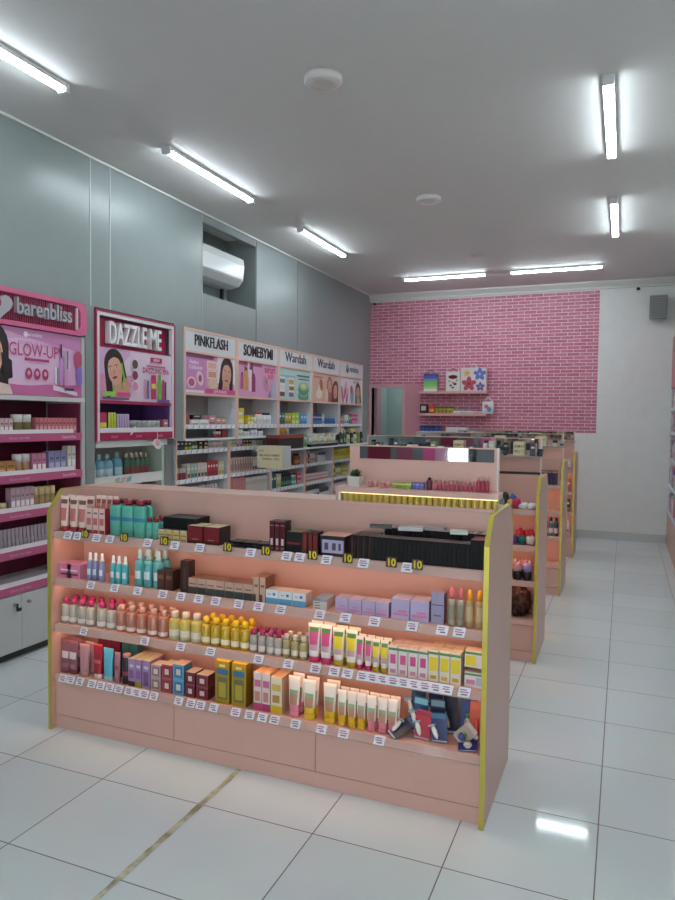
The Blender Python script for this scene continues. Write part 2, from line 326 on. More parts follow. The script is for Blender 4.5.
    (2, 'face_wash_tube', 'tube', {'w': 0.0553, 'h': 0.1658, 'body': '#ece6e3', 'cap': '#c2326f', 'spots': ((0.84, 0.93, '#5f8f4f'), (0.5, 0.8, '#d6548e'), (0.3, 0.42, '#c9a0b0')), 'd': 0.034}, 'large white tube with pink flower and cap', 'tube', [-1.206, -1.148], [2.689, 2.729], 0.531),
    (2, 'face_wash_tube', 'tube', {'w': 0.0536, 'h': 0.1588, 'body': '#ece7d8', 'cap': '#b9a51c', 'spots': ((0.84, 0.93, '#5f8f4f'), (0.5, 0.8, '#e9d22a'), (0.3, 0.42, '#c9a0b0')), 'd': 0.034}, 'large white tube with yellow fruit and cap', 'tube', [-1.091, -1.034], [2.689, 2.729], 0.531),
    (2, 'face_wash_tube', 'tube', {'w': 0.0324, 'h': 0.1376, 'body': '#eadfdd', 'cap': '#c2326f', 'spots': ((0.84, 0.93, '#5f8f4f'), (0.5, 0.8, '#d6548e'), (0.3, 0.42, '#c9a0b0')), 'd': 0.028}, 'small white tube with pink flower', 'tube', [-0.993, -0.957], [2.686, 2.72], 0.531),
    (2, 'face_wash_tube', 'tube', {'w': 0.0339, 'h': 0.1345, 'body': '#eae5d4', 'cap': '#b9a51c', 'spots': ((0.84, 0.93, '#5f8f4f'), (0.5, 0.8, '#e9d22a'), (0.3, 0.42, '#c9a0b0')), 'd': 0.028}, 'small white tube with yellow fruit', 'tube', [-0.921, -0.884], [2.686, 2.72], 0.531),
    (2, 'serum_carton', 'carton', {'w': 0.039, 'h': 0.12, 'col': '#e8dedb', 'side': '#d8c8bd', 'top': '#d9bfae', 'marks': ((0, 0.86, 1, 0.94, '#5f8f4f'), (0.2, 0.4, 0.8, 0.72, '#d6548e'), (0.2, 0.08, 0.8, 0.22, '#c98aa5')), 'd': 0.032}, 'white carton with pink flower', 'box', [-0.845, -0.803, -0.761, -0.719], [2.688, 2.726, 2.764], 0.531),
    (2, 'serum_carton', 'carton', {'w': 0.0413, 'h': 0.1269, 'col': '#e8e0c9', 'side': '#d8cbb0', 'top': '#d9c3a6', 'marks': ((0, 0.86, 1, 0.94, '#5f8f4f'), (0.1, 0.35, 0.9, 0.78, '#ecd22a'), (0.2, 0.08, 0.8, 0.2, '#c9a94a')), 'd': 0.032}, 'white carton with yellow fruit', 'box', [-0.676, -0.631, -0.587], [2.688, 2.726, 2.764], 0.531),
    (2, 'cream_carton', 'carton', {'w': 0.0692, 'h': 0.0602, 'col': '#e8dedb', 'side': '#d8c8bd', 'top': '#d9bfae', 'marks': ((0, 0.78, 1, 0.92, '#5f8f4f'), (0.1, 0.2, 0.6, 0.5, '#d98ab0'), (0.65, 0.15, 0.95, 0.7, '#b8c4c9')), 'd': 0.05}, 'lower white and pink carton by the gold edge', 'box', [-0.517], [2.697], 0.531),
    (2, 'cream_carton', 'carton', {'w': 0.0692, 'h': 0.0655, 'col': '#e8e0c9', 'side': '#d8cbb0', 'top': '#d9c3a6', 'marks': ((0, 0.78, 1, 0.92, '#5f8f4f'), (0.05, 0.1, 0.6, 0.68, '#ecd22a'), (0.65, 0.15, 0.95, 0.7, '#e8e4d8')), 'd': 0.05}, 'upper yellow carton stacked by the gold edge', 'box', [-0.517], [2.697], 0.6105),
    (3, 'hair_care_tube', 'tube', {'w': 0.0635, 'h': 0.1663, 'body': '#8d5a68', 'cap': '#7a4552', 'spots': ((0.5, 0.72, '#d6cfc8'), (0.2, 0.35, '#a8707c')), 'd': 0.034}, 'mauve tube with silver crest', 'tube', [-2.579, -2.531], [2.689, 2.729], 0.276),
    (3, 'hair_care_tube', 'tube', {'w': 0.0668, 'h': 0.1595, 'body': '#b98a92', 'cap': '#b58a8c', 'spots': ((0.3, 0.34, '#8a4a58'), (0.55, 0.6, '#a34a5c'), (0.75, 0.8, '#8a4a58')), 'd': 0.034}, 'pale mauve tube with rose bands', 'tube', [-2.46], [2.689, 2.729], 0.276),
    (3, 'product_carton', 'carton', {'w': 0.0683, 'h': 0.1891, 'col': '#6b1f33', 'top': '#8d2f3f', 'side': '#571828', 'd': 0.04}, 'dark red carton behind the tubes', 'box', [-2.389, -2.318], [2.762], 0.276),
    (3, 'hair_care_tube', 'tube', {'w': 0.0593, 'h': 0.171, 'body': '#a32236', 'cap': '#d8c4c0', 'spots': ((0.45, 0.55, '#c76a74'), (0.62, 0.66, '#e3c3bd')), 'd': 0.034}, 'crimson tube with pale cap', 'tube', [-2.375], [2.689], 0.276),
    (3, 'hair_care_tube', 'tube', {'w': 0.0645, 'h': 0.16, 'body': '#5fb7cf', 'cap': '#9cc9d4', 'spots': ((0.4, 0.5, '#2f5fa0'), (0.65, 0.72, '#2f6fb0'), (0.85, 0.9, '#d7e6ea')), 'd': 0.034}, 'sky blue tube', 'tube', [-2.31], [2.689], 0.276),
    (3, 'product_carton', 'carton', {'w': 0.0452, 'h': 0.1976, 'col': '#2f5a5c', 'top': '#466f70', 'side': '#274a4c', 'd': 0.04}, 'dark teal carton standing behind', 'box', [-2.252, -2.204], [2.762], 0.276),
    (3, 'hair_care_tube', 'tube', {'w': 0.0394, 'h': 0.1483, 'body': '#a77583', 'cap': '#96606e', 'spots': ((0.4, 0.55, '#8d4d5e'),), 'd': 0.026}, 'slim mauve tube', 'tube', [-2.252], [2.685], 0.276),
    (3, 'hair_care_tube', 'bottle', {'w': 0.048, 'h': 0.145, 'body': '#2a2528', 'cap': '#c58d95', 'label': '#a8415a', 'cap_h': 0.12, 'shoulder': 0.06, 'cap_w': 0.8, 'lz': (0.35, 0.5)}, 'black bottle with rose label', 'bottle', [-2.205], [2.696], 0.276),
    (3, 'hair_colour_carton', 'carton', {'w': 0.0385, 'h': 0.1321, 'col': '#a98bb0', 'side': '#8a6b92', 'top': '#d6c9a6', 'marks': ((0.0, 0, 1, 0.18, '#3a3540'), (0.15, 0.3, 0.85, 0.6, '#8a6096'), (0.2, 0.7, 0.8, 0.8, '#d9c9de')), 'd': 0.12}, 'lilac carton with cream top', 'box', [-2.159], [2.732], 0.276),
    (3, 'hair_colour_carton', 'carton', {'w': 0.0352, 'h': 0.1329, 'col': '#a183ad', 'side': '#8a6b92', 'top': '#d6c9a6', 'marks': ((0.0, 0, 1, 0.18, '#a8962f'), (0.15, 0.3, 0.85, 0.6, '#8a6096'), (0.2, 0.7, 0.8, 0.8, '#d9c9de')), 'd': 0.12}, 'lilac carton with cream top and olive foot', 'box', [-2.119], [2.732], 0.276),
    (3, 'hair_colour_carton', 'carton', {'w': 0.0435, 'h': 0.1347, 'col': '#a588b5', 'side': '#8a6b92', 'top': '#d6c9a6', 'marks': ((0.15, 0.1, 0.85, 0.6, '#7d568c'), (0.2, 0.7, 0.8, 0.8, '#d9c9de')), 'd': 0.12}, 'lilac carton beside the stacked cubes', 'box', [-2.074], [2.732], 0.276),
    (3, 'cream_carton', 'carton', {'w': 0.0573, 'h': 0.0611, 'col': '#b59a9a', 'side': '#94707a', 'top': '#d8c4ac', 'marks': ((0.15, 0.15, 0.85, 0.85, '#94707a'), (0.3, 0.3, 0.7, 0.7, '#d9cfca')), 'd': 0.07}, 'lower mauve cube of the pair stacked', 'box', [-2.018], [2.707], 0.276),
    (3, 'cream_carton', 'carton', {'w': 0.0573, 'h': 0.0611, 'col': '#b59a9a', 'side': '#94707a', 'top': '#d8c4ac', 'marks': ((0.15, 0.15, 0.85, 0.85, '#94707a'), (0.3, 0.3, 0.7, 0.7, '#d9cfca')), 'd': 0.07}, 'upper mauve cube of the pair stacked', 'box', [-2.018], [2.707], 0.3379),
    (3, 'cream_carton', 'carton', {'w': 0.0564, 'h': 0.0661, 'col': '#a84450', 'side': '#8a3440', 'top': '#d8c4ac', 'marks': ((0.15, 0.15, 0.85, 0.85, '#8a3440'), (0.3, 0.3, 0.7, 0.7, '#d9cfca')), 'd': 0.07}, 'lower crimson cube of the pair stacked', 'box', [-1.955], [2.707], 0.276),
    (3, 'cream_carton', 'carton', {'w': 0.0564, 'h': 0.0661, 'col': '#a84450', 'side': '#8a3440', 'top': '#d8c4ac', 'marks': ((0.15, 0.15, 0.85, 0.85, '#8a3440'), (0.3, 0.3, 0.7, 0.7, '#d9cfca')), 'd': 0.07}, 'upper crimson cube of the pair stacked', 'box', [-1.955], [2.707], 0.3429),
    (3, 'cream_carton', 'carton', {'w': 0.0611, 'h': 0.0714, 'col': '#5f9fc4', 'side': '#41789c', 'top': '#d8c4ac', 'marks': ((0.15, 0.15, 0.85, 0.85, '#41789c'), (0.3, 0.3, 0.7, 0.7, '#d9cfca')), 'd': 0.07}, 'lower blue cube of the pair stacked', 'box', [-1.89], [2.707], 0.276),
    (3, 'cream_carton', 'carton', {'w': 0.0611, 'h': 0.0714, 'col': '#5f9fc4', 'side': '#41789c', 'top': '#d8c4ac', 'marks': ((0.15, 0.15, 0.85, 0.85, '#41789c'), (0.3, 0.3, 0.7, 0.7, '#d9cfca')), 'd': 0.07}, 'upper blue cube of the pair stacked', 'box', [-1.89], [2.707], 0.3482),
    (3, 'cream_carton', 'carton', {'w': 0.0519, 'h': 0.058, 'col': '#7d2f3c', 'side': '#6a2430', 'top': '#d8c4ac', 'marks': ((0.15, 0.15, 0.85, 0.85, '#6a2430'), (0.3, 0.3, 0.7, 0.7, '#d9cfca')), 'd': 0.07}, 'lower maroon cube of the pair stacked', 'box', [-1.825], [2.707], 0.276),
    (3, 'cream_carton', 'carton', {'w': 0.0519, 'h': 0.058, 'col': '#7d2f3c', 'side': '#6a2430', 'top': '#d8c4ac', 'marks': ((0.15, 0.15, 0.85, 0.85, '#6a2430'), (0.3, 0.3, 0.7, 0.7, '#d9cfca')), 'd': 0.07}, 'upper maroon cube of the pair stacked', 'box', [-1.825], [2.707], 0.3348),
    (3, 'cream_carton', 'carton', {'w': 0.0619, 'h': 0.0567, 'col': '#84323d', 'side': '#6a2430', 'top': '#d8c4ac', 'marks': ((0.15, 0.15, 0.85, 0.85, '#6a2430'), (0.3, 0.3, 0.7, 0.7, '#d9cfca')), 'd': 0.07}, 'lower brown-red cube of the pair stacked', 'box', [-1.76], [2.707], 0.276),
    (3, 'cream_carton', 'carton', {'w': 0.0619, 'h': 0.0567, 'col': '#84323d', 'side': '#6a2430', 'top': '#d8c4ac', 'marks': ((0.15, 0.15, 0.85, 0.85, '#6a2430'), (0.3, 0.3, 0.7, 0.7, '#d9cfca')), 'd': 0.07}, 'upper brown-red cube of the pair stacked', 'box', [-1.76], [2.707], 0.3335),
    (3, 'oil_carton', 'carton', {'w': 0.074, 'h': 0.1958, 'col': '#a88a1f', 'side': '#7d6416', 'top': '#c9ac3c', 'marks': ((0.15, 0.1, 0.85, 0.62, '#6d6a4a'), (0.25, 0.15, 0.75, 0.5, '#b5a032'), (0.1, 0.68, 0.9, 0.82, '#3f6f94'), (0.3, 0.86, 0.7, 0.92, '#e3d58a')), 'd': 0.06}, 'tall gold carton with blue emblem', 'box', [-1.652, -1.566], [2.702], 0.276),
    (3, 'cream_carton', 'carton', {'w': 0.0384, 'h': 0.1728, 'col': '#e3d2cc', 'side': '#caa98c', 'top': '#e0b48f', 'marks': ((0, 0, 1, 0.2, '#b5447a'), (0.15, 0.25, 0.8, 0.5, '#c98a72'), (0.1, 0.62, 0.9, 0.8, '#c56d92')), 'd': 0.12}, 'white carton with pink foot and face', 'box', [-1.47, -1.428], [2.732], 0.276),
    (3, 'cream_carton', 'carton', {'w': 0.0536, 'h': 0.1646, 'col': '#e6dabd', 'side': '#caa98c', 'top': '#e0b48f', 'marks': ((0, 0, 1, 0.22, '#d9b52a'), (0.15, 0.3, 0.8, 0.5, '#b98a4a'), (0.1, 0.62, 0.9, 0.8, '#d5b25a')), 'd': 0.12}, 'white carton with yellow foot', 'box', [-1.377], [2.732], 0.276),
    (3, 'face_wash_tube', 'tube', {'w': 0.0573, 'h': 0.177, 'body': '#e9e2da', 'cap': '#e0869a', 'bands': ((0.0, 0.36, '#e0869a'),), 'spots': ((0.36, 0.52, '#b98a72'), (0.55, 0.62, '#8fae8a'), (0.75, 0.82, '#c58fa5')), 'd': 0.034}, 'large white tube with pink foot', 'tube', [-1.296], [2.689, 2.729], 0.276),
    (3, 'face_wash_tube', 'tube', {'w': 0.0602, 'h': 0.1706, 'body': '#e9e2da', 'cap': '#e6bd2a', 'bands': ((0.0, 0.36, '#e6bd2a'),), 'spots': ((0.36, 0.52, '#b98a72'), (0.55, 0.62, '#8fae8a'), (0.75, 0.82, '#c58fa5')), 'd': 0.034}, 'large white tube with yellow foot', 'tube', [-1.225, -1.129], [2.689, 2.729], 0.276),
    (3, 'face_wash_tube', 'tube', {'w': 0.0405, 'h': 0.1518, 'body': '#e9e2da', 'cap': '#e3b52e', 'bands': ((0.0, 0.36, '#e3b52e'),), 'spots': ((0.36, 0.52, '#b98a72'), (0.55, 0.62, '#8fae8a'), (0.75, 0.82, '#c58fa5')), 'd': 0.03}, 'small white tube with yellow foot', 'tube', [-1.071, -1.028, -0.984], [2.687, 2.723], 0.276),
    (3, 'face_wash_tube', 'tube', {'w': 0.0426, 'h': 0.1483, 'body': '#e9e2da', 'cap': '#dc7f90', 'bands': ((0.0, 0.36, '#dc7f90'),), 'spots': ((0.36, 0.52, '#b98a72'), (0.55, 0.62, '#8fae8a'), (0.75, 0.82, '#c58fa5')), 'd': 0.03}, 'small white tube with pink foot', 'tube', [-0.937, -0.892, -0.846], [2.687, 2.723], 0.276),
]
G1_TAGS = [[(-2.515, 0), (-2.455, 0), (-2.403, 1), (-2.336, 0), (-2.257, 0), (-2.169, 1), (-2.037, 0), (-1.941, 1), (-1.886, 0), (-1.752, 0), (-1.602, 1), (-1.491, 0), (-1.412, 1), (-1.316, 0), (-1.255, 0), (-1.191, 1), (-1.131, 0), (-1.033, 1), (-0.968, 0), (-0.845, 1), (-0.782, 0), (-0.738, 1)], [(-2.373, 0), (-2.229, 0), (-2.094, 0), (-1.952, 0), (-1.853, 0), (-1.757, 0), (-1.667, 0), (-1.55, 0), (-1.45, 0), (-1.343, 0), (-1.16, 0), (-1.043, 0), (-0.917, 0), (-0.758, 0), (-0.637, 0), (-0.57, 0)], [(-2.418, 0), (-2.054, 0), (-1.853, 0), (-1.693, 0), (-1.448, 0), (-1.303, 0), (-1.176, 0), (-1.09, 0), (-1.031, 0), (-0.966, 0), (-0.922, 0), (-0.878, 0), (-0.834, 0), (-0.79, 0), (-0.746, 0), (-0.702, 0), (-0.658, 0), (-0.614, 0), (-0.546, 0)], [(-2.553, 0), (-2.502, 0), (-2.445, 0), (-2.37, 0), (-2.315, 0), (-2.26, 0), (-2.207, 0), (-2.147, 0), (-2.101, 0), (-2.057, 0), (-2.003, 0), (-1.864, 0), (-1.798, 0), (-1.745, 0), (-1.676, 0), (-1.562, 0), (-1.491, 0), (-1.427, 0), (-1.368, 0), (-1.267, 0), (-1.146, 0), (-1.046, 0), (-0.889, 0)]]
# ================================================================== the room
CEIL = 3.43
YB = 9.95            # back wall
XL = -3.585          # face of the boarded wall on the wall-unit side
XLO = -3.675         # its lower, set-back face
XR = .555            # opposite wall
YF0 = -2.6           # shopfront

def floor_mat():
    m = bpy.data.materials.new('glossy_white_floor_tiles'); m.use_nodes = True
    nt = m.node_tree; b = nt.nodes['Principled BSDF']; L = nt.links.new
    tc = nt.nodes.new('ShaderNodeTexCoord')
    mp = nt.nodes.new('ShaderNodeMapping'); mp.inputs['Location'].default_value = (2.047 + .003, -2.348 + .003, 0)
    L(tc.outputs['Object'], mp.inputs['Vector'])
    br = nt.nodes.new('ShaderNodeTexBrick'); br.offset = 0; br.squash = 1
    br.inputs['Scale'].default_value = 1; br.inputs['Brick Width'].default_value = .5; br.inputs['Row Height'].default_value = .5
    br.inputs['Mortar Size'].default_value = .0028; br.inputs['Mortar Smooth'].default_value = .3
    br.inputs['Color1'].default_value = rgb('#e1e5e5'); br.inputs['Color2'].default_value = rgb('#d9dede'); br.inputs['Mortar'].default_value = rgb('#75696a')
    L(mp.outputs[0], br.inputs['Vector'])
    n = nt.nodes.new('ShaderNodeTexNoise'); n.inputs['Scale'].default_value = 2.2; n.inputs['Detail'].default_value = 6
    L(tc.outputs['Object'], n.inputs['Vector'])
    mx = nt.nodes.new('ShaderNodeMix'); mx.data_type = 'RGBA'; mx.blend_type = 'MULTIPLY'; mx.inputs[0].default_value = .12
    L(br.outputs['Color'], mx.inputs[6]); L(n.outputs['Color'], mx.inputs[7]); L(mx.outputs[2], b.inputs['Base Color'])
    mr = nt.nodes.new('ShaderNodeMapRange'); mr.inputs['To Min'].default_value = .06; mr.inputs['To Max'].default_value = .6
    L(br.outputs['Fac'], mr.inputs['Value']); L(mr.outputs[0], b.inputs['Roughness'])
    # every tile lies a hair out of level, so reflections break at the joints
    fl = nt.nodes.new('ShaderNodeVectorMath'); fl.operation = 'SCALE'; fl.inputs['Scale'].default_value = 2
    L(mp.outputs[0], fl.inputs[0])
    f2 = nt.nodes.new('ShaderNodeVectorMath'); f2.operation = 'FLOOR'; L(fl.outputs[0], f2.inputs[0])
    wn = nt.nodes.new('ShaderNodeTexWhiteNoise'); wn.noise_dimensions = '3D'; L(f2.outputs[0], wn.inputs['Vector'])
    sb = nt.nodes.new('ShaderNodeVectorMath'); sb.operation = 'SUBTRACT'; sb.inputs[1].default_value = (.5, .5, .5); L(wn.outputs['Color'], sb.inputs[0])
    sc = nt.nodes.new('ShaderNodeVectorMath'); sc.operation = 'SCALE'; sc.inputs['Scale'].default_value = .012; L(sb.outputs[0], sc.inputs[0])
    ge = nt.nodes.new('ShaderNodeNewGeometry')
    ad = nt.nodes.new('ShaderNodeVectorMath'); ad.operation = 'ADD'; L(ge.outputs['Normal'], ad.inputs[0]); L(sc.outputs[0], ad.inputs[1])
    nm = nt.nodes.new('ShaderNodeVectorMath'); nm.operation = 'NORMALIZE'; L(ad.outputs[0], nm.inputs[0])
    bp = nt.nodes.new('ShaderNodeBump'); bp.inputs['Strength'].default_value = .25; bp.inputs['Distance'].default_value = .002; bp.invert = True
    L(br.outputs['Fac'], bp.inputs['Height']); L(nm.outputs[0], bp.inputs['Normal']); L(bp.outputs[0], b.inputs['Normal'])
    return m
def brick_mat():
    m = bpy.data.materials.new('pink_brick_wallpaper'); m.use_nodes = True
    nt = m.node_tree; b = nt.nodes['Principled BSDF']; L = nt.links.new
    tc = nt.nodes.new('ShaderNodeTexCoord'); sx = nt.nodes.new('ShaderNodeSeparateXYZ'); cx = nt.nodes.new('ShaderNodeCombineXYZ')
    L(tc.outputs['Object'], sx.inputs[0]); L(sx.outputs['X'], cx.inputs['X']); L(sx.outputs['Z'], cx.inputs['Y'])
    br = nt.nodes.new('ShaderNodeTexBrick'); br.offset = .5
    br.inputs['Scale'].default_value = 1; br.inputs['Brick Width'].default_value = .165; br.inputs['Row Height'].default_value = .0455
    br.inputs['Mortar Size'].default_value = .0042; br.inputs['Mortar Smooth'].default_value = .5
    br.inputs['Color1'].default_value = rgb('#c97a90'); br.inputs['Color2'].default_value = rgb('#b8647e'); br.inputs['Mortar'].default_value = rgb('#f0d6de')
    L(cx.outputs[0], br.inputs['Vector'])
    n = nt.nodes.new('ShaderNodeTexNoise'); n.inputs['Scale'].default_value = 26; n.inputs['Detail'].default_value = 5
    L(cx.outputs[0], n.inputs['Vector'])
    mx = nt.nodes.new('ShaderNodeMix'); mx.data_type = 'RGBA'; mx.blend_type = 'OVERLAY'; mx.inputs[0].default_value = .35
    L(br.outputs['Color'], mx.inputs[6]); L(n.outputs['Fac'], mx.inputs[7]); L(mx.outputs[2], b.inputs['Base Color'])
    b.inputs['Roughness'].default_value = .5
    return m
CEILM = mat('#d0cfcd', .7, vary=.03)
GREY = mat('#868e8d', .32, vary=.05)
WHITEW = mat('#e0e2df', .6, vary=.05)
WHITE = mat('#e6e6e4', .35)
PINKB = mat('#d6ab9d', .38, vary=.04)        # pink laminate of the gondolas
BLUSH = mat('#e3bcae', .4)                    # pink edging of the wall units
GOLD = mat('#c6b650', .34, .45)
DARK = mat('#2b2b2d', .4)
STEEL = mat('#9a9da0', .3, .8)
MIRROR = mat('#e8eaea', .015, 1.)
ACRYL = mat('#eccfc6', .1, alpha=.3, coat=.5)

fl = MB(); fl.box(-4.3, 1.6, YF0 - .3, YB + .5, -.1, 0, floor_mat()); struct('floor', fl)
ce = MB(); ce.box(-4.3, 1.6, YF0, YB + .3, CEIL, CEIL + .1, CEILM); struct('ceiling', ce)

# boarded wall with openings for the units and the air conditioner
N0, N1, NZ = 5.437, 6.42, 2.70
UY0, UY1, UZ = 2.74, 9.66, 2.368               # the run of wall units
wl = MB()
wl.box(-4.05, XL, YF0, UY0, 0, CEIL, GREY)
wl.box(-4.05, XL, UY0, N0, UZ, CEIL, GREY)
wl.box(-4.05, XL, N0, N1, UZ, NZ, GREY)
wl.box(-4.05, -3.93, N0, N1, NZ, CEIL, GREY)
wl.box(-4.05, XL, N1, YB, UZ, CEIL, GREY)
wl.box(-3.64, XL, N0, N1, 3.345, CEIL, GREY)
wl.box(-4.05, XL, 3.94, 4.03, 0, UZ, GREY)
wl.box(-4.05, XL, 5.0, 5.135, 1.372, UZ, GREY)
wl.box(-4.05, XLO, 5.0, 5.108, 0, 1.372, GREY)
wl.box(-4.05, XL, UY1, YB, 0, UZ, GREY)
wl.box(-4.05, -3.93, UY0, UY1, 0, UZ, GREY)
struct('wall_left', wl)
for i, (y, w, c) in enumerate(((3.993, .008, '#c9cfcd'), (4.2, .008, '#c9cfcd'), (N0 - .012, .006, '#b5bcba'), (N1 + .012, .006, '#5d6463'), (7.42, .004, '#8b9291'), (2.6, .008, '#b5bcba'))):
    t = MB(); t.box(XL, XL + .004, y - w / 2, y + w / 2, UZ, CEIL - .012, mat(c, .4)); struct('trim_%d' % (i + 1), t)
t = MB(); t.box(XL, XL + .012, YF0, YB, CEIL - .014, CEIL, mat('#d3d5d3', .5)); struct('trim_7', t)

# end wall with brick paper, door opening and moulding
DX0, DX1, DZ = -3.545, -3.055, 2.045
wb = MB()
wb.box(-4.05, DX0, YB, YB + .12, 0, CEIL, WHITEW)
wb.box(DX0, DX1, YB, YB + .12, DZ, CEIL, WHITEW)
wb.box(DX1, 1.0, YB, YB + .12, 0, CEIL, WHITEW)
struct('wall_back', wb)
BR = brick_mat()
bp = MB(); bp.box(-2.78, -.347, YB - .004, YB, 1.42, 3.318, BR); bp.box(XL, -2.78, YB - .004, YB, 2.1, 3.318, BR)
struct('trim_11', bp, 'pink brick-pattern wallpaper over the end wall')
pw = MB(); PKW = mat('#c98c97', .5)
pw.box(DX1 + .0455, -2.7805, YB - .006, YB, 0, 2.1, PKW)
struct('trim_8', pw)
df = MB(); PF = mat('#cf9aa2', .45)
df.box(XL + .0005, DX0, YB - .02, YB - .0005, 0, 2.1, PF); df.box(DX1 + .0005, DX1 + .045, YB - .02, YB - .0005, 0, 2.1, PF); df.box(DX0 + .0005, DX1 - .0005, YB - .02, YB + .0, DZ, 2.1, PF)
df.box(DX0 - .02, DX0, YB, YB + .12, 0, DZ, PF)
struct('trim_9', df)
dr = MB(); dr.box(DX0 + .0, DX0 + .04, YB + .125, YB + .33, .01, DZ, mat('#a57882', .5)); struct('door_1', dr, 'pink door leaf standing open into the back room')
ro = MB(); ro.box(-4.05, -2.4, YB + 1.2, YB + 1.25, 0, 2.6, mat('#8fa09c', .6)); ro.box(-3.75, -3.7, YB + .12, YB + 1.2, 0, 2.6, mat('#8fa09c', .6)); ro.box(-2.45, -2.4, YB + .12, YB + 1.2, 0, 2.6, mat('#8fa09c', .6)); ro.box(-4.05, -2.4, YB + .5, YB + 1.2, -.1, 0, mat('#b9bdbb', .4))
ro.box(-4.05, -2.4, YB + .12, YB + 1.25, 2.6, 2.65, mat('#8fa09c', .6))
struct('wall_rear', ro, 'grey-green back room seen through the open doorway')
t = thing('ceiling_lamp', 'square lamp lighting the back room beyond the doorway', 'light', (-3.0, YB + .75, 2.6))  # out-of-sight lamp added to brighten the room behind the doorway
k = MB(); k.box(-.2, .2, -.2, .2, -.03, 0, mat('#f2fbff', .4, emit=12.)); put('diffuser', k, t); k = MB(); k.box(-.22, .22, -.22, .22, -.02, .0, WHITE); put('housing', k, t)
co = MB(); co.prism_x([(YB, CEIL), (YB - .085, CEIL), (YB - .085, CEIL - .02), (YB - .03, CEIL - .07), (YB - .03, CEIL - .095), (YB, CEIL - .1)], XL, XR, mat('#d0d0cd', .5)); struct('trim_10', co)
bb = MB(); bb.box(-2.78, XR, YB - .012, YB, 0, .105, mat('#b3b7b5', .2)); struct('baseboard_back', bb)

# opposite wall, boarded out round its shelves
RY0, RZ = 7.2, 2.66
wr = MB()
wr.box(XR, 1.0, YF0, RY0, 0, CEIL, WHITEW); wr.box(XR, 1.0, RY0, YB, RZ, CEIL, WHITEW); wr.box(.88, 1.0, RY0, YB, 0, RZ, WHITEW)
struct('wall_right', wr)

# shopfront behind the viewer: glazing open to the daylight between posts
wf = MB(); FG = mat('#7d8184', .5)
wf.box(-4.05, -2.03, YF0 - .12, YF0, 0, CEIL, FG)
wf.box(-2.03, 1.0, YF0 - .12, YF0, 2.7, CEIL, FG)
wf.box(-1.775, -1.665, YF0 - .12, YF0, 0, 2.7, mat('#1b1b1c', .4))
wf.box(-1.665, -1.2, YF0 - .12, YF0, 0, 2.7, FG)
struct('wall_front', wf)
gl = MB(); gl.box(-1.2, 1.0, YF0 - .06, YF0 - .05, 0, 2.7, mat('#ffffff', 0., trans=1.)); gl.box(-2.03, -1.775, YF0 - .06, YF0 - .05, 0, 2.7, mat('#ffffff', 0., trans=1.))
struct('window_1', gl)
for x0, x1, c, lb in ((-3.08, -2.77, '#8a2440', 'deep red banner by the wall-unit side'), (-2.69, -2.47, '#a8566e', 'dusty rose banner'), (-2.34, -2.185, '#e8619a', 'hot pink banner'), (-2.18, -2.035, '#eaa3bf', 'pale pink banner beside the glass')):
    b = MB(); b.box(x0, x1, YF0 + .002, YF0 + .012, .5, 2.1, mat(c, .4))
    tag(put('wall_banner', b), lb + ' on the shopfront wall', 'banner', 'banners on the shopfront wall')

# worn joint tape on the floor
def tape_mat():
    m = bpy.data.materials.new('worn_tape'); m.use_nodes = True
    nt = m.node_tree; b = nt.nodes['Principled BSDF']; L = nt.links.new
    tc = nt.nodes.new('ShaderNodeTexCoord'); n = nt.nodes.new('ShaderNodeTexNoise'); n.inputs['Scale'].default_value = 14; n.inputs['Detail'].default_value = 5
    L(tc.outputs['Object'], n.inputs['Vector'])
    r = nt.nodes.new('ShaderNodeValToRGB'); r.color_ramp.elements[0].position = .38; r.color_ramp.elements[1].position = .62
    r.color_ramp.elements[0].color = rgb('#8d8267'); r.color_ramp.elements[1].color = rgb('#cfc9ac')
    L(n.outputs['Fac'], r.inputs[0]); L(r.outputs[0], b.inputs['Base Color']); b.inputs['Roughness'].default_value = .6
    return m
tp = MB(); TM = tape_mat(); y = -1.0; seg = []
while y < 2.66:
    w = .013 + rnd.uniform(-.003, .003); seg.append((y, w)); y += .05
L_ = [(-1.547 - w, y, .0015) for y, w in seg]; R_ = [(-1.547 + w * rnd.uniform(.85, 1.1), y, .0015) for y, w in seg]
for i in range(len(seg) - 1):
    tp.quad([L_[i], R_[i], R_[i + 1], L_[i + 1]], TM)
tag(put('floor_tape', tp), 'worn beige tape strip along a tile joint before the near gondola', 'tape')

# ================================================================== ceiling fittings
LED = mat('#e9f8ff', .4, emit=42.)
def batten(x, y0, y1, label, along='y'):
    cx, cy = (x, (y0 + y1) / 2); L = y1 - y0
    t = thing('ceiling_light', label, 'light', (cx, cy, CEIL), 0 if along == 'y' else PI / 2, 'white LED battens on the ceiling')
    b = MB(); b.box(-.031, .031, -L / 2, L / 2, -.026, 0, WHITE, .003); put('housing', b, t)
    d = MB(); prof = [(.0265 * math.cos(a), -.0265 - .02 * math.sin(a)) for a in [PI * k / 8 for k in range(9)]]
    d.loft([[(px, -L / 2 + .03, pz) for px, pz in prof], [(px, L / 2 - .03, pz) for px, pz in prof]], LED)
    put('diffuser', d, t)
    for s in (-1, 1):
        e = MB(); e.box(-.03, .03, s * (L / 2 - .015) - .016, s * (L / 2 - .015) + .016, -.05, 0, mat('#d9dbdb', .4), .005); put('end_cap', e, t)
batten(-2.962, 1.92, 3.11, 'LED batten cut off by the picture edge above the rounded pink unit')
batten(-2.962, 4.03, 5.23, 'LED batten along the grey wall before the air conditioner')
batten(-2.962, 6.17, 7.33, 'LED batten along the grey wall beyond the air conditioner')
batten(-2.962, -.25, .93, 'LED batten on the grey-wall side towards the shopfront')  # out of view, added to brighten the front of the shop
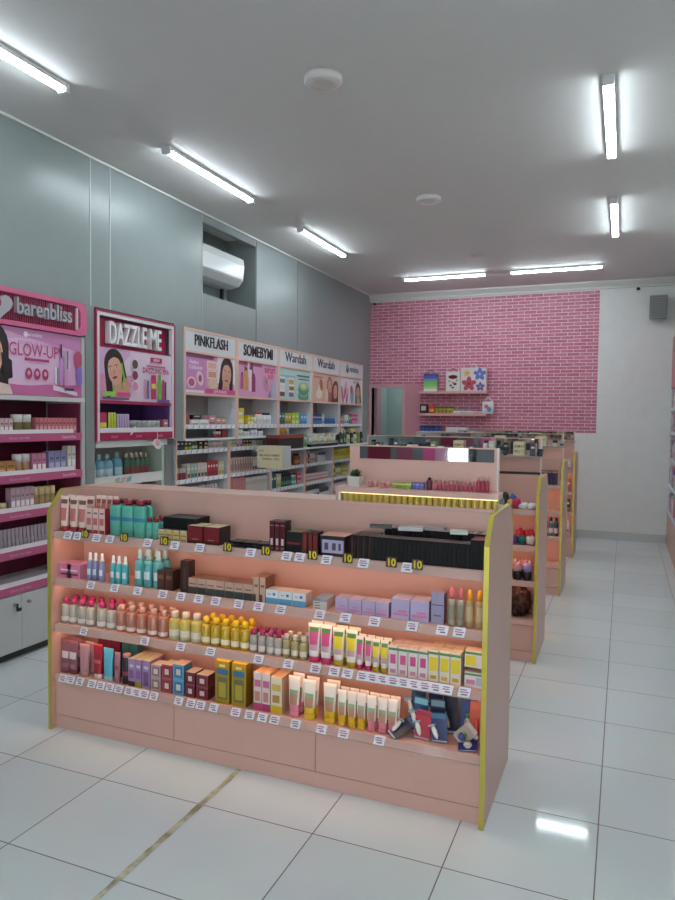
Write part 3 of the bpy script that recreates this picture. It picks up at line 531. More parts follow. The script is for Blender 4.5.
batten(-.13, 1.85, 3.03, 'LED batten over the near end of the aisle, above the viewer')  # unseen extra lamp, added to lift the near floor
batten(-.13, -.3, .88, 'LED batten over the aisle by the shopfront')  # another added lamp behind the viewer, for fill light
batten(-.13, 4.05, 5.23, 'LED batten over the aisle, second from the brick wall')
batten(-.13, 6.26, 7.43, 'shorter-looking LED batten over the aisle, first from the brick wall')
for yy, a, b_, lb in ((8.84, -2.735, -1.635, 'crosswise LED batten over the doorway end of the brick wall'), (8.84, -1.37, -.265, 'crosswise LED batten over the bare-wall end of the bricks')):
    cx = (a + b_) / 2; L = b_ - a
    batten(cx, yy - L / 2, yy + L / 2, lb, 'x')
for y, r, lb in ((3.54, .105, 'unlit round ceiling lamp, the larger-looking one above the near gondola'), (5.74, .105, 'unlit round ceiling lamp, the smaller-looking one farther in')):
    t = thing('ceiling_lamp', lb, 'light', (-1.567, y, CEIL), 0, 'unlit round ceiling lamps')
    b = MB(); b.lathe([(r, 0), (r, -.026), (r - .008, -.034), (r * .8, -.036)], mat('#d6d2cf', .4), 32); put('trim_ring', b, t)
    d = MB(); d.lathe([(r * .78, -.033), (r * .78, -.0365), (r * .4, -.0372)], mat('#c3bcb8', .5), 32); put('diffuser', d, t)
v = MB(); v.box(-1.66, -1.52, 7.86, 7.98, CEIL - .006, CEIL, mat('#bdb6b4', .5)); tag(put('ceiling_hatch', v), 'small square cover flush in the ceiling', 'cover')

def cam_unit(x, y, z, lb):
    t = thing('security_camera', lb, 'camera', (x, y, z))
    b = MB(); b.box(-.01, .01, -.005, .048, -.01, .01, DARK); put('bracket', b, t)
    d = MB(); d.lathe([(.008, -.02), (.02, -.015), (.023, 0), (.02, .014), (.008, .02)], mat('#191a1c', .2), 14); put('dome', d, t, (0, -.02, 0))
cam_unit(.12, YB - .048, 3.30, 'small dark security camera high on the bare white wall')
cam_unit(-3.5, YB - .048,  3.29, 'small dark security camera in the corner above the brick paper')

t = thing('wall_speaker', 'grey box speaker tilted high on the bare wall by the corner', 'speaker', (.36, YB - .02, 3.05), 0)
b = MB(); b.box(-.1, .1, -.16, 0, -.15, .15, mat('#7b7f80', .5), .012); put('cabinet', b, t, (0, -.04, 0), rx=.12)
g = MB(); g.box(-.09, .09, -.166, -.158, -.14, .14, mat('#8a8e8f', .6), .003)
for k in range(13): g.box(-.085, .085, -.168, -.165, -.13 + k * .021, -.122 + k * .021, mat('#5f6364', .6))
put('grille', g, t, (0, -.04, 0), rx=.12)
b = MB(); b.box(-.025, .025, -.06, .02, -.03, .03, DARK); put('bracket', b, t)

# air conditioner in its niche
t = thing('air_conditioner', 'white split air conditioner hung in the wall niche', 'air conditioner', (-3.93, 5.93, 2.90), PI / 2)
prof = [(-.0, 0), (-.0, .31), (-.23, .31), (-.265, .29), (-.275, .22), (-.26, .08), (-.21, .02), (-.12, 0)]
b = MB(); b.prism_x([(y, z) for y, z in prof], -.4, .37, mat('#dfe3e3', .25)); put('cabinet', b, t)
for s in (-.401, .37):
    c = MB(); c.prism_x([(y * .985 - .001, z * .985 + .002) for y, z in prof], s, s + .012, mat('#d3d8d8', .3)); put('side_cover', c, t)
f = MB(); f.prism_x([(-.262, .085), (-.276, .22), (-.281, .22), (-.268, .085)], -.39, .36, mat('#e9eded', .15)); put('front_panel', f, t)
l = MB(); l.prism_x([(-.212, .018), (-.262, .07), (-.267, .068), (-.215, .012)], -.36, .33, mat('#c4caca', .3)); put('louvre_flap', l, t)
p = MB(); p.box(.3, .33, -.06, -.03, -.12, .0, DARK); p.box(.3, .33, -.06, -.03, .31, .4, DARK); put('pipe_sleeve', p, t)

# ================================================================== posters
SKIN, HAIR = '#d8a58c', '#2a211f'
class Poster(MB):
    def __init__(s, w, h, bg):
        MB.__init__(s); s.k = 0; s.box(0, w, 0, .006, 0, h, mat(bg, .35)); s.w = w; s.h = h
    def y(s):
        s.k += 1; return -.0004 - .00022 * s.k
    def clip(s, pts):
        """keep a printed shape inside the sheet"""
        for ax, lim, sg in ((0, 0, 1), (0, s.w, -1), (1, 0, 1), (1, s.h, -1)):
            o = []
            for i in range(len(pts)):
                a, b = pts[i - 1], pts[i]; da, db = (a[ax] - lim) * sg, (b[ax] - lim) * sg
                if (da >= 0) != (db >= 0):
                    t = da / (da - db); o.append((a[0] + (b[0] - a[0]) * t, a[1] + (b[1] - a[1]) * t))
                if db >= 0: o.append(b)
            pts = o
            if not pts: break
        return pts
    def poly(s, pts, c):
        pts = s.clip(pts)
        if len(pts) > 2:
            y = s.y(); s.quad([(u, y, v) for u, v in pts], mat(c, .35))
        return s
    def rect(s, u0, v0, u1, v1, c): return s.poly([(u0, v0), (u1, v0), (u1, v1), (u0, v1)], c)
    def oval(s, u, v, ru, rv, c, rot=0, n=22):
        ca, sa = math.cos(rot), math.sin(rot)
        return s.poly([(u + ru * math.cos(2 * PI * i / n) * ca - rv * math.sin(2 * PI * i / n) * sa, v + ru * math.cos(2 * PI * i / n) * sa + rv * math.sin(2 * PI * i / n) * ca) for i in range(n)], c)
    def word(s, t, u, v, size, c, bold=0., sx=1.):
        MB.text(s, t, u, v, size, mat(c, .35), s.y(), bold=bold, sx=sx); return s
    def face(s, u, v, r, tilt=0., hair=HAIR, skin=SKIN, scarf=None, turn=0.):
        """a printed portrait: head centre u, v; r half the face height"""
        ca, sa = math.cos(tilt), math.sin(tilt)
        P = lambda a, b: (u + (a * ca - b * sa) * r, v + (a * sa + b * ca) * r)
        def ov(a, b, ra, rb, c, rot=0): s.oval(*P(a, b), ra * r, rb * r, c, tilt + rot)
        if scarf:
            ov(0, .1, 1.05, 1.3, scarf); s.poly([P(-1.1, 0), P(1.1, 0), P(1.5, -2.4), P(-1.5, -2.4)], scarf)
        else:
            ov(0, .25, .98, 1.12, hair); s.poly([P(-.98, .2), P(-.4, .2), P(-.55, -1.7), P(-1.15, -1.7)], hair); s.poly([P(.98, .2), P(.4, .2), P(.6, -1.5), P(1.1, -1.5)], hair)
            s.poly([P(-.3, -.5), P(.3, -.5), P(.34, -1.4), P(1.2, -1.9), P(-1.2, -1.9), P(-.34, -1.4)], '#cf9a80')
        ov(0, -.08, .7, .96, skin)
        if not scarf:
            s.poly([P(-.72, .2), P(-.55, .62), P(-.1, .78), P(.1, .8), P(.55, .6), P(.74, .15), P(.8, .9), P(0, 1.25), P(-.8, .9)], hair)
        t = turn
        for sg in (-1, 1):
            ov(sg * .3 + t, .08, .14, .055, '#f3e9e4'); ov(sg * .3 + t, .08, .06, .055, '#2a1a16'); ov(sg * .31 + t, .26, .18, .03, '#4a342c', -sg * .12)
        s.poly([P(-.05 + t, .02), P(.05 + t, .02), P(.12 + t, -.28), P(-.1 + t, -.28)], '#c48f78')
        ov(t, -.52, .25, .085, '#b5404f'); ov(t, -.5, .22, .012, '#7d2632'); ov(-.42, -.25, .16, .12, '#dc9a88'); ov(.42, -.25, .16, .12, '#dc9a88')
        return s

# ================================================================== wall-unit run
WH = mat('#dfe2e4', .35); INN = mat('#a9a4a2', .5); RAIL = mat('#e4e9ee', .3); TAGM = mat('#a9b1bb', .4)
def shelf_rail(x0, x1, z, yf, parent, name='price_rail', n=9, m=RAIL, slips='#8f98a6'):
    """white shelf lip with slanted price slips"""
    b = MB(); b.box(x0, x1, yf - .006, yf, z - .034, z + .006, m)
    st = (x1 - x0) / n
    for k in range(n):
        a = x0 + (k + .2) * st
        b.quad([(a, yf - .0066, z - .03), (a + .012, yf - .0066, z - .03), (a + .03, yf - .0066, z), (a + .018, yf - .0066, z)], mat(slips, .4))
        b.quad([(a + .02, yf - .0066, z - .027), (a + .6 * st, yf - .0066, z - .027), (a + .6 * st + .012, yf - .0066, z - .008), (a + .032, yf - .0066, z - .008)], mat('#f2f3f4', .3))
    return put(name, b, parent)

MODS = [5.147, 6.053, 6.955, 7.858, 8.76, 9.66]
UNITN = ['blusher-advert unit', 'serum-advert unit', 'jar-advert unit', 'headscarf-advert unit', 'unit by the doorway']
SIGNS = [('PINKFLASH', 1.0), ('SOMEBYMI', .8), ('Wardah', 1.0), ('Wardah', 1.0), ('emina', 1.0)]
SIGNLB = ['pale wall unit with capital-letter sign and pink blusher advert', 'pale wall unit with heavy serif sign and pink serum advert', 'pale wall unit with mint green jar advert', 'pale wall unit with beige headscarf portrait advert', 'pale wall unit with white and pink advert, last before the doorway']
def advert(i, w, h):
    if i == 0:
        p = Poster(w, h, '#dc9cc0')
        p.rect(0, 0, w * .4, h, '#c88ab8'); p.rect(.0, h * .9, w * .55, h, '#8d4a72'); p.rect(0, 0, w * .36, h * .07, '#e9dce6')
        p.word('Perfect', w * .17, h * .74, .05, '#f6eaf3', .01); p.word('Collection', w * .2, h * .61, .05, '#f6eaf3', .01)
        p.oval(w * .12, h * .26, .07, .05, '#ead3e2'); p.oval(w * .12, h * .26, .05, .036, '#c25a78'); p.oval(w * .28, h * .38, .05, .07, '#e3c9dc', .5); p.oval(w * .28, h * .38, .028, .034, '#b84a5f')
        for a, c in ((.74, '#e2ae9d'), (.5, '#d9957f')): p.rect(w * .42, h * (a - .1), w * .62, h * (a + .12), '#efd9cf'); p.rect(w * .44, h * (a - .07), w * .6, h * (a + .09), c)
        p.oval(w * .53, h * .26, .085, .055, '#dcc0a2'); p.rect(w * .62, h * .3, w, h, '#e9e4e6')
        p.face(w * .82, h * .56, h * .34, -.12); p.rect(w * .38, 0, w, h * .13, '#d24f94'); p.word('pink beauty', w * .68, h * .03, .05, '#f4d6e6', .012)
    elif i == 1:
        p = Poster(w, h, '#dba0c4')
        p.rect(0, h * .9, w * .6, h, '#a3567c'); p.word('serum', w * .82, h * .76, .11, '#c2244f', .02, .9); p.word('soft', w * .84, h * .58, .09, '#cf4a72', .02)
        for k, (u, v, a, hh, c) in enumerate(((.18, .56, .025, .13, '#b8738f'), (.26, .56, .02, .16, '#e3cfd8'), (.34, .54, .024, .15, '#8a3d5e'), (.1, .2, .03, .14, '#c25c86'), (.2, .18, .035, .2, '#d9a24f'), (.3, .16, .03, .22, '#eadfe2'), (.38, .14, .04, .16, '#a0366b'))):
            p.rect(w * u - a, h * v, w * u + a, h * v + hh, c); p.rect(w * u - a * .6, h * v + hh, w * u + a * .6, h * v + hh + .03, '#6d3a52')
        p.rect(w * .86, 0, w, h * .5, '#b9b6cc'); p.oval(w * .7, h * .42, .05, .09, '#c98fae', .4); p.oval(w * .72, h * .5, .02, .03, '#7c9a5f'); p.poly([(w * .74, 0), (w * .86, 0), (w * .82, h * .25)], '#8a86a8')
    elif i == 2:
        p = Poster(w, h, '#bcd6d1')
        p.rect(w * .55, h * .78, w * .97, h * .84, '#4f6d70'); p.rect(w * .6, h * .68, w * .95, h * .72, '#4f6d70'); p.rect(w * .04, h * .7, w * .5, h * .78, '#93bcc4')
        for u, v, c in ((.1, .5, '#5f8288'), (.1, .3, '#dfe0de'), (.1, .08, '#8d4a52'), (.37, .5, '#c9a15f'), (.38, .28, '#b2612c'), (.37, .08, '#7a6ca3')):
            p.rect(w * u - .06, h * v, w * u + .06, h * v + .055, c); p.rect(w * u - .065, h * v + .05, w * u + .065, h * v + .075, '#e6e8e6')
        for v in (.14, .36): p.oval(w * .76, h * v, .15, .075, '#5f9a80'); p.oval(w * .76, h * (v + .1), .13, .05, '#9cc48f'); p.oval(w * .76, h * (v + .12), .08, .03, '#d9dca4')
    elif i == 3:
        p = Poster(w, h, '#dcb8a4')
        p.rect(w * .05, h * .84, w * .4, h * .9, '#c07a72'); p.oval(w * .3, h * .45, .09, .07, '#e9d3c4', .5); p.oval(w * .33, h * .6, .05, .08, '#b06a48', .4); p.oval(w * .25, h * .25, .1, .06, '#efdccd')
        p.face(w * .66, h * .6, h * .25, .1, scarf='#b3606c'); p.face(w * .88, h * .42, h * .28, -.1, scarf='#6d3f34'); p.oval(w * .52, h * .2, .05, .1, '#ead0bf')
    else:
        p = Poster(w, h, '#e6dfe3')
        p.word('new look', w * .74, h * .82, .06, '#5a5560', .01)
        for u, v, r in ((.12, .3, .3), (.24, .5, -.3), (.32, .25, -.2)): p.oval(w * u, h * v, .035, .13, '#c65a8a', r); p.oval(w * (u + .02), h * (v + .18), .02, .05, '#d9b3c4', r)
        p.oval(w * .55, h * .3, .07, .12, '#8f9fc4'); p.oval(w * .52, h * .55, .05, .06, '#c96a50'); p.face(w * .83, h * .45, h * .3, .08)
    return p
HEADX = .0
for i in range(5):
    y0, y1 = MODS[i], MODS[i + 1]; W = y1 - y0 - .002
    t = thing('wall_shelf_unit', SIGNLB[i], 'shelf', (XL, y0, 0), PI / 2, 'matching pale wall units')
    dz = XL - XLO       # lower part sits back by this
    bk = MB(); bk.box(.0, W, .325, .335, .06, UZ - .002, INN); put('back_panel', bk, t)
    for a in (0, W - .026):
        s_ = MB(); s_.box(a, a + .026, .0, .324, 1.374, UZ - .002, BLUSH if False else WH); s_.box(a, a + .026, -.003, .0, 1.374, UZ - .002, BLUSH); put('side_panel', s_, t)
        lo = MB(); a2 = max(0, a - .03) if i else a
        lo.box(a, a + .026, dz, .324, 0, 1.372, WH); lo.box(a, a + .026, dz - .003, dz, 0, 1.372, BLUSH); put('base_side_panel', lo, t)
    hd = MB(); hd.box(.0265, W - .0265, .006, .03, 2.168, UZ - .022, mat('#d3d6d8', .35)); ho = put('sign_board', hd, t)
    s, sx = SIGNS[i]
    tx = MB()
    if i == 0:
        tx.text(s, W / 2, 2.222, .14, mat('#202023', .3), .0055, .006, .006, .82)
        # split strokes of the I and N
    elif i == 1:
        tx.text(s, W / 2, 2.21, .16, mat('#202023', .3), .0055, .006, .011, .84)
    elif i < 4:
        tx.text(s, W / 2, 2.225, .155, mat('#4c4d52', .3), .0055, .006, -.004, 1.1)
    else:
        tx.text(s, W / 2 + .09, 2.235, .13, mat('#77787d', .3), .0055, .006, 0, 1.1)
        tx.ell(W / 2 - .16, 2.27, .05, .06, mat('#3b3b40', .3), .004); tx.ell(W / 2 - .15, 2.29, .018, .022, mat('#d3d6d8', .3), .0035)
    lt = put('sign_lettering', tx, ho)
    for z0, z1, nm in ((UZ - .022, UZ - .002, 'top_rail'), (2.148, 2.168, 'middle_rail'), (1.772, 1.792, 'lower_rail')):
        r = MB(); r.box(.0265, W - .0265, -.002, .3, z0, z1, BLUSH); put(nm, r, t)
    ad = put('advert_panel', advert(i, W - .06, .35), t, (.03, .012, 1.795))
    for z, back in ((1.5, 0), (1.378, 0)):
        sh = MB(); sh.box(.0265, W - .0265, .012 if z > 1.4 else .0, .324, z - .018, z, WH); so = put('shelf', sh, t)
        if z > 1.4: shelf_rail(.027, W - .027, z, .012, so)
    for z in (1.268, 1.0, .763, .525):
        sh = MB(); sh.box(.0265, W - .0265, dz + .008, .324, z - .018, z, WH); so = put('shelf', sh, t)
        shelf_rail(.027, W - .027, z, dz + .008, so)
    pl = MB(); pl.box(.0265, W - .0265, dz + .03, .324, 0, .42, WH); put('plinth_cabinet', pl, t)

def wall_row(y0, y1, z, xf, unit, shelf, items, whole=True, seq=None):
    """goods side by side along the left-hand wall; items: (n, maker, name, args, look, category[, gap before])"""
    y = y0
    for it in items:
        n, fn, nm, A, look, cat = it[:6]
        gap = it[6] if len(it) > 6 else .004
        y += gap
        for k in range(n):
            w = A['w']; d = A.get('d', w)
            if y + w > y1: return
            lb = look + (', ' + ORD[k] + ' from the shopfront' if n > 1 else '') + ', ' + shelf + ', ' + unit
            goods(nm, fn, A, (xf - d / 2 - .004, y + w / 2, z + .0008), PI / 2, lb, cat, '%s in %s, %s' % (look, unit, shelf), whole)
            y += w + A_GAP
A_GAP = .004
def C(w, h, col, marks=(), d=.07, **k): return dict(w=w, h=h, d=d, col=col, marks=marks, **k)
def B_(w, h, body, cap, label=None, **k): return dict(w=w, h=h, body=body, cap=cap, label=label, **k)
LBL = ((.15, .3, .85, .6, '#7d7a80'), (.2, .72, .8, .8, '#8d8a90'))
def lb(c, c2='#e6e3df'): return ((.1, .1, .9, .35, c), (.2, .6, .8, .75, c2))
US, UB, L1, L2, L3, L4 = 'top shelf', 'low upper shelf', 'counter shelf', 'middle shelf', 'lower shelf', 'lowest shelf'
XU, XD = XL - .012, XLO - .012
def mod(i): return MODS[i] + .035, MODS[i + 1] - .035

# -- first pale unit
a, b = mod(0); u = UNITN[0]
wall_row(a, b, 1.5, XU, u, US, [(1, carton, 'product_carton', C(.07, .1, '#9a5f57'), 'brown pink carton', 'box'), (1, carton, 'display_tray', C(.12, .05, '#e3e0de', lb('#a98a88')), 'white display tray', 'tray', .03), (1, carton, 'display_tray', C(.15, .05, '#dfdcda', lb('#b59a98')), 'wider white display tray', 'tray'), (1, carton, 'palette_carton', C(.11, .09, '#c98f96', lb('#a8606c')), 'dusty pink palette carton', 'box'), (2, carton, 'palette_carton', C(.09, .065, '#cf9a8c', lb('#b37c70')), 'salmon palette carton', 'box')])
goods('powder_palette', carton, C(.16, .045, '#1d1b1f', lb('#3a3539')), (XU - .06, a + .22, 1.551), PI / 2 + .1, 'black powder palette lying on the white tray, blusher-advert unit', 'palette', None, True)
wall_row(a + .5, b, 1.378, XL - .01, u, UB, [(2, jar, 'cream_jar', dict(w=.05, h=.06, body='#8d3a40', lid='#c9bdb8'), 'small red jar', 'jar'), (2, carton, 'product_carton', C(.05, .08, '#7a2c32'), 'small red carton', 'box', .01)])
wall_row(a, b, 1.268, XD, u, L1, [(2, carton, 'product_carton', C(.055, .092, '#22304a', lb('#3f5a6a')), 'navy carton', 'box'), (2, carton, 'product_carton', C(.055, .09, '#3a4a2f', lb('#c9bd3a')), 'dark green carton', 'box'), (2, bottle, 'toner_bottle', B_(.05, .09, '#4f6f7a', '#c9bd2f', '#d8d4a0'), 'teal bottle with yellow cap', 'bottle'), (1, carton, 'product_carton', C(.06, .09, '#2a2c35', lb('#d2c44a')), 'black and yellow carton', 'box'), (1, carton, 'product_carton', C(.07, .08, '#5c2d33', lb('#d7cfc9')), 'maroon carton with white face', 'box', .02), (6, bottle, 'toner_bottle', B_(.043, .088, '#ddd8d4', '#cfc9c6', '#b9a9a9'), 'white bottle', 'bottle', .01)])
wall_row(a, b, 1.0, XD, u, L2, [(3, jar, 'cream_jar', dict(w=.05, h=.11, body='#8a3a46', lid='#c9bcb6'), 'tall maroon jar', 'jar'), (1, carton, 'product_carton', C(.05, .14, '#cfc9c2', lb('#9c4a4a')), 'cream and red carton', 'box'), (2, carton, 'product_carton', C(.05, .14, '#a9c2b8', lb('#50706a')), 'sage carton', 'box'), (3, carton, 'product_carton', C(.05, .14, '#d9cdc8', lb('#6d4a48')), 'blush white carton', 'box'), (4, carton, 'product_carton', C(.044, .15, '#b8384a', lb('#8c2436')), 'crimson carton', 'box'), (3, carton, 'product_carton', C(.05, .14, '#cfc8a8', lb('#a8a06a')), 'pale olive carton', 'box')])
wall_row(a, b, .763, XD, u, L3, [(7, bottle, 'toner_bottle', B_(.05, .16, '#d9d6d4', '#e6e4e2', '#8a8a90'), 'white pump-style bottle', 'bottle'), (6, bottle, 'toner_bottle', B_(.05, .16, '#d6c6d6', '#e4dfe4', '#b883b5'), 'white and violet bottle', 'bottle')])
# -- second pale unit
a, b = mod(1); u = UNITN[1]
wall_row(a, b, 1.5, XU, u, US, [(1, carton, 'product_carton', C(.13, .17, '#dcc63c', lb('#e9e4c0')), 'tall yellow carton', 'box'), (2, carton, 'product_carton', C(.06, .1, '#d9bf2f', lb('#f0e6b0')), 'small yellow carton', 'box', .07), (1, bottle, 'toner_bottle', B_(.06, .1, '#dfe3df', '#3f6f52', '#a8c2b0'), 'white bottle with green cap', 'bottle'), (2, bottle, 'toner_bottle', B_(.065, .14, '#e6e2dc', '#c2562f', '#d8cfc4'), 'white bottle with orange cap', 'bottle', .02), (3, bottle, 'toner_bottle', B_(.055, .13, '#e3e2e4', '#2f3a5f', '#c9cad4'), 'white bottle with navy cap', 'bottle')])
wall_row(a, b, 1.378, XL - .01, u, UB, [(2, bottle, 'toner_bottle', B_(.065, .095, '#dfdedb', '#24322f', '#b9c2bd'), 'white bottle with black-green cap', 'bottle'), (2, bottle, 'toner_bottle', B_(.05, .07, '#e0dedb', '#2a2a2d', '#c9c9c9'), 'short white bottle with dark cap', 'bottle'), (2, bottle, 'toner_bottle', B_(.07, .095, '#dcdde0', '#26315a', '#b5bccc'), 'white bottle with ink blue cap', 'bottle', .03), (2, bottle, 'toner_bottle', B_(.05, .07, '#dcdcdc', '#303038', '#c4c4c8'), 'small grey white bottle', 'bottle', .02)])
wall_row(a, b, 1.268, XD, u, L1, [(2, carton, 'product_carton', C(.06, .085, '#a9b58a', lb('#d8c4c4')), 'pale green carton', 'box'), (2, carton, 'product_carton', C(.06, .08, '#d6c0c0', lb('#b5586a')), 'white and rose carton', 'box'), (3, carton, 'product_carton', C(.06, .085, '#4a3a30', lb('#c9b04a')), 'dark brown and gold carton', 'box'), (5, bottle, 'toner_bottle', B_(.05, .08, '#d4cfc9', '#8a6a4a', '#b8a99a'), 'cream bottle with brown cap', 'bottle')])
wall_row(a, b, 1.0, XD, u, L2, [(9, carton, 'product_carton', C(.048, .155, '#d3c3b8', ((.1, .1, .4, .9, '#a34a50'), (.55, .2, .85, .6, '#5f6a72')), .07), 'cream carton with red stripe', 'box'), (4, carton, 'product_carton', C(.048, .15, '#d4cfc6', lb('#3a3f52')), 'cream carton with navy label', 'box'), (1, carton, 'product_carton', C(.05, .16, '#4f8a4a', lb('#86b36a')), 'green carton', 'box'), (2, carton, 'product_carton', C(.05, .15, '#cf6a3a', lb('#d9a54f')), 'orange carton', 'box')])
wall_row(a, b, .763, XD, u, L3, [(5, carton, 'product_carton', C(.06, .19, '#c07a7c', ((0, 0, 1, .25, '#d9d2cd'),)), 'rose carton with white foot', 'box'), (8, carton, 'product_carton', C(.055, .17, '#cbc8c0', ((.1, .55, .9, .8, '#b5b1a8'),)), 'ivory carton', 'box', .02)])
# -- third
a, b = mod(2); u = UNITN[2]
wall_row(a, b, 1.5, XU, u, US, [(2, carton, 'product_carton', C(.075, .14, '#2f7a80', lb('#1f565c')), 'teal carton', 'box'), (2, carton, 'product_carton', C(.075, .13, '#d2b13a', lb('#8a7a2a')), 'mustard carton', 'box'), (2, carton, 'product_carton', C(.095, .14, '#a6d24a', lb('#d8e88a')), 'lime green carton', 'box', .02), (2, carton, 'product_carton', C(.09, .13, '#6aa0d2', lb('#3f74ac')), 'sky blue carton', 'box', .03)])
wall_row(a, b, 1.378, XL - .01, u, UB, [(2, jar, 'cream_jar', dict(w=.07, h=.09, body='#c98a2f', lid='#d9b04a'), 'amber jar', 'jar', .05), (1, jar, 'cream_jar', dict(w=.06, h=.08, body='#9fb8b8', lid='#c9d2d2'), 'pale teal jar', 'jar', .03)])
wall_row(a + .1, b, 1.0, XD, u, L2, [(3, bottle, 'toner_bottle', B_(.07, .14, '#a8643a', '#4a2a1f', '#d2a070'), 'amber bottle with dark cap', 'bottle', .55)])
wall_row(a, b, .763, XD, u, L3, [(2, carton, 'product_carton', C(.06, .17, '#23666a', lb('#184a50')), 'deep teal carton', 'box'), (2, carton, 'product_carton', C(.055, .16, '#c9c69a', lb('#8fae3a')), 'cream carton with lime patch', 'box'), (5, bottle, 'toner_bottle', B_(.055, .15, '#2a4a46', '#1f2f30', '#4f8a80'), 'bottle-green bottle', 'bottle'), (2, bottle, 'toner_bottle', B_(.06, .12, '#4aa893', '#d9e0dc', '#a8d6c8'), 'mint bottle', 'bottle'), (2, carton, 'product_carton', C(.055, .14, '#c9485f', lb('#e6a0ac')), 'raspberry carton', 'box')])
# -- fourth
a, b = mod(3); u = UNITN[3]
wall_row(a, b, 1.5, XU, u, US, [(5, carton, 'product_carton', C(.06, .13, '#2f4f8a', lb('#5a80b8')), 'royal blue carton', 'box'), (1, carton, 'product_carton', C(.06, .13, '#c9ccd4', lb('#5a80b8')), 'white and blue carton', 'box'), (5, jar, 'cream_jar', dict(w=.075, h=.08, body='#2f6aa8', lid='#3a7ac0'), 'bright blue jar', 'jar')])
wall_row(a, b, 1.0, XD, u, L2, [(2, bottle, 'toner_bottle', B_(.05, .16, '#d2d4d0', '#c2c6c2', '#9ab0a8'), 'tall white bottle', 'bottle'), (1, bottle, 'toner_bottle', B_(.05, .16, '#b23a55', '#d9d2d2', '#d98a9a'), 'tall crimson bottle', 'bottle'), (3, bottle, 'toner_bottle', B_(.05, .15, '#dcdad8', '#c9c5c4', '#b8a8a8'), 'white bottle with pale label', 'bottle'), (3, carton, 'product_carton', C(.08, .13, '#d9d6da', ((0, .75, 1, 1, '#3a4a80'),)), 'white carton with blue top band', 'box', .06)])
wall_row(a, b, .763, XD, u, L3, [(10, carton, 'product_carton', C(.07, .1, '#dcc6c4', lb('#b86a6a', '#8a6a5a')), 'low blush carton', 'box')])
wall_row(a, b, .525, XD, u, L4, [(4, jar, 'cream_jar', dict(w=.075, h=.12, body='#6a6f78', lid='#d9d6d4'), 'grey jar with white lid', 'jar'), (2, jar, 'cream_jar', dict(w=.08, h=.12, body='#2f3f6a', lid='#c9ccd6'), 'navy jar with white lid', 'jar'), (4, jar, 'cream_jar', dict(w=.075, h=.12, body='#d2d0ce', lid='#4a4a50'), 'white jar with black lid', 'jar')])
# -- fifth
a, b = mod(4); u = UNITN[4]
wall_row(a, b, 1.5, XU, u, US, [(3, carton, 'product_carton', C(.06, .1, '#8a9a8a', lb('#c96a8a')), 'grey green carton', 'box'), (2, carton, 'product_carton', C(.07, .13, '#dcd8da', lb('#4a80b8')), 'white carton with blue patch', 'box'), (2, carton, 'product_carton', C(.06, .12, '#6aa04a', lb('#3a6aa8')), 'leaf green carton', 'box'), (3, carton, 'product_carton', C(.07, .14, '#d2487f', lb('#eaa0c0')), 'hot pink carton', 'box')])
wall_row(a, b, 1.378, XL - .01, u, UB, [(1, carton, 'product_carton', C(.05, .09, '#c9502a'), 'orange red carton', 'box'), (2, bottle, 'toner_bottle', B_(.07, .09, '#d9cfc0', '#c9b09a'), 'ivory bottle', 'bottle', .02), (3, carton, 'product_carton', C(.07, .06, '#d6c06a', lb('#d98a9a')), 'pale yellow carton', 'box', .2)])
wall_row(a, b, 1.0, XD, u, L2, [(8, carton, 'product_carton', C(.08, .15, '#d9c81f', lb('#f0e68a', '#8a9a2a')), 'bright yellow carton', 'box')])
wall_row(a, b, .763, XD, u, L3, [(2, bottle, 'toner_bottle', B_(.06, .15, '#7a8a3a', '#d9d2b0', '#c9cf8a'), 'olive bottle', 'bottle'), (3, bottle, 'toner_bottle', B_(.06, .15, '#d2cfb8', '#8a9a4a', '#a8b06a'), 'cream bottle with green cap', 'bottle'), (4, carton, 'product_carton', C(.06, .14, '#b8b03a', lb('#e0dc9a')), 'moss yellow carton', 'box')])
wall_row(a, b, .525, XD, u, L4, [(9, carton, 'product_carton', C(.07, .15, '#d8b8c0', lb('#b06a80')), 'pale rose carton', 'box')])

# counter ledge along the later units, with what stands on it
t = thing('counter_ledge', 'thin white ledge fixed along the pale wall units', 'ledge', (0, 0, 0))
b_ = MB(); b_.box(XLO + .0005, -3.4, 6.52, 9.6, 1.216, 1.232, WH); put('ledge_board', b_, t)
for yy in (7.1, 8.0, 8.9):
    k = MB(); k.prism([(XLO + .001, 1.14), (XLO + .001, 1.2155), (-3.45, 1.2155), (-3.45, 1.205)], yy, yy + .02, STEEL); put('bracket', k, t)
o = thing('display_box', 'dark red display box with black window on the wall ledge', 'box', (-3.5, 6.97, 1.233), PI / 2)
k = MB(); k.box(-.3, .3, -.08, .08, 0, .15, mat('#4a1f1e', .4), .004); k.box(-.302, .302, -.082, .082, .12, .158, mat('#8a4238', .4), .003); put('box_body', k, o)
k = MB(); k.box(-.285, .285, -.084, -.081, .008, .112, mat('#1a1214', .15)); put('window_film', k, o)
goods('product_carton', carton, C(.09, .16, '#7f9a80', lb('#4f7a58')), (-3.5, 7.42, 1.233), PI / 2, 'sage green carton on the wall ledge beside the dark red box', 'box', None, True)
o = thing('stock_tray', 'long black tray of small pale packs on the wall ledge', 'tray', (-3.5, 7.95, 1.233), PI / 2)
k = MB(); k.box(-.42, .42, -.06, .06, 0, .03, mat('#17181a', .4)); put('tray_base', k, o)
for k in range(11):
    goods('sachet_pack', carton, C(.07, .085 + .02 * (k % 3), ['#d9d6c9', '#c9d6c4', '#e0dcd2', '#cfc98a'][k % 4], lb('#8aa08a'), .05), (-3.5, 7.58 + k * .075, 1.264), PI / 2, 'small pale pack in the black ledge tray, %s from the dark red box' % ORD[k], 'pack', 'pale packs in the black ledge tray', True)
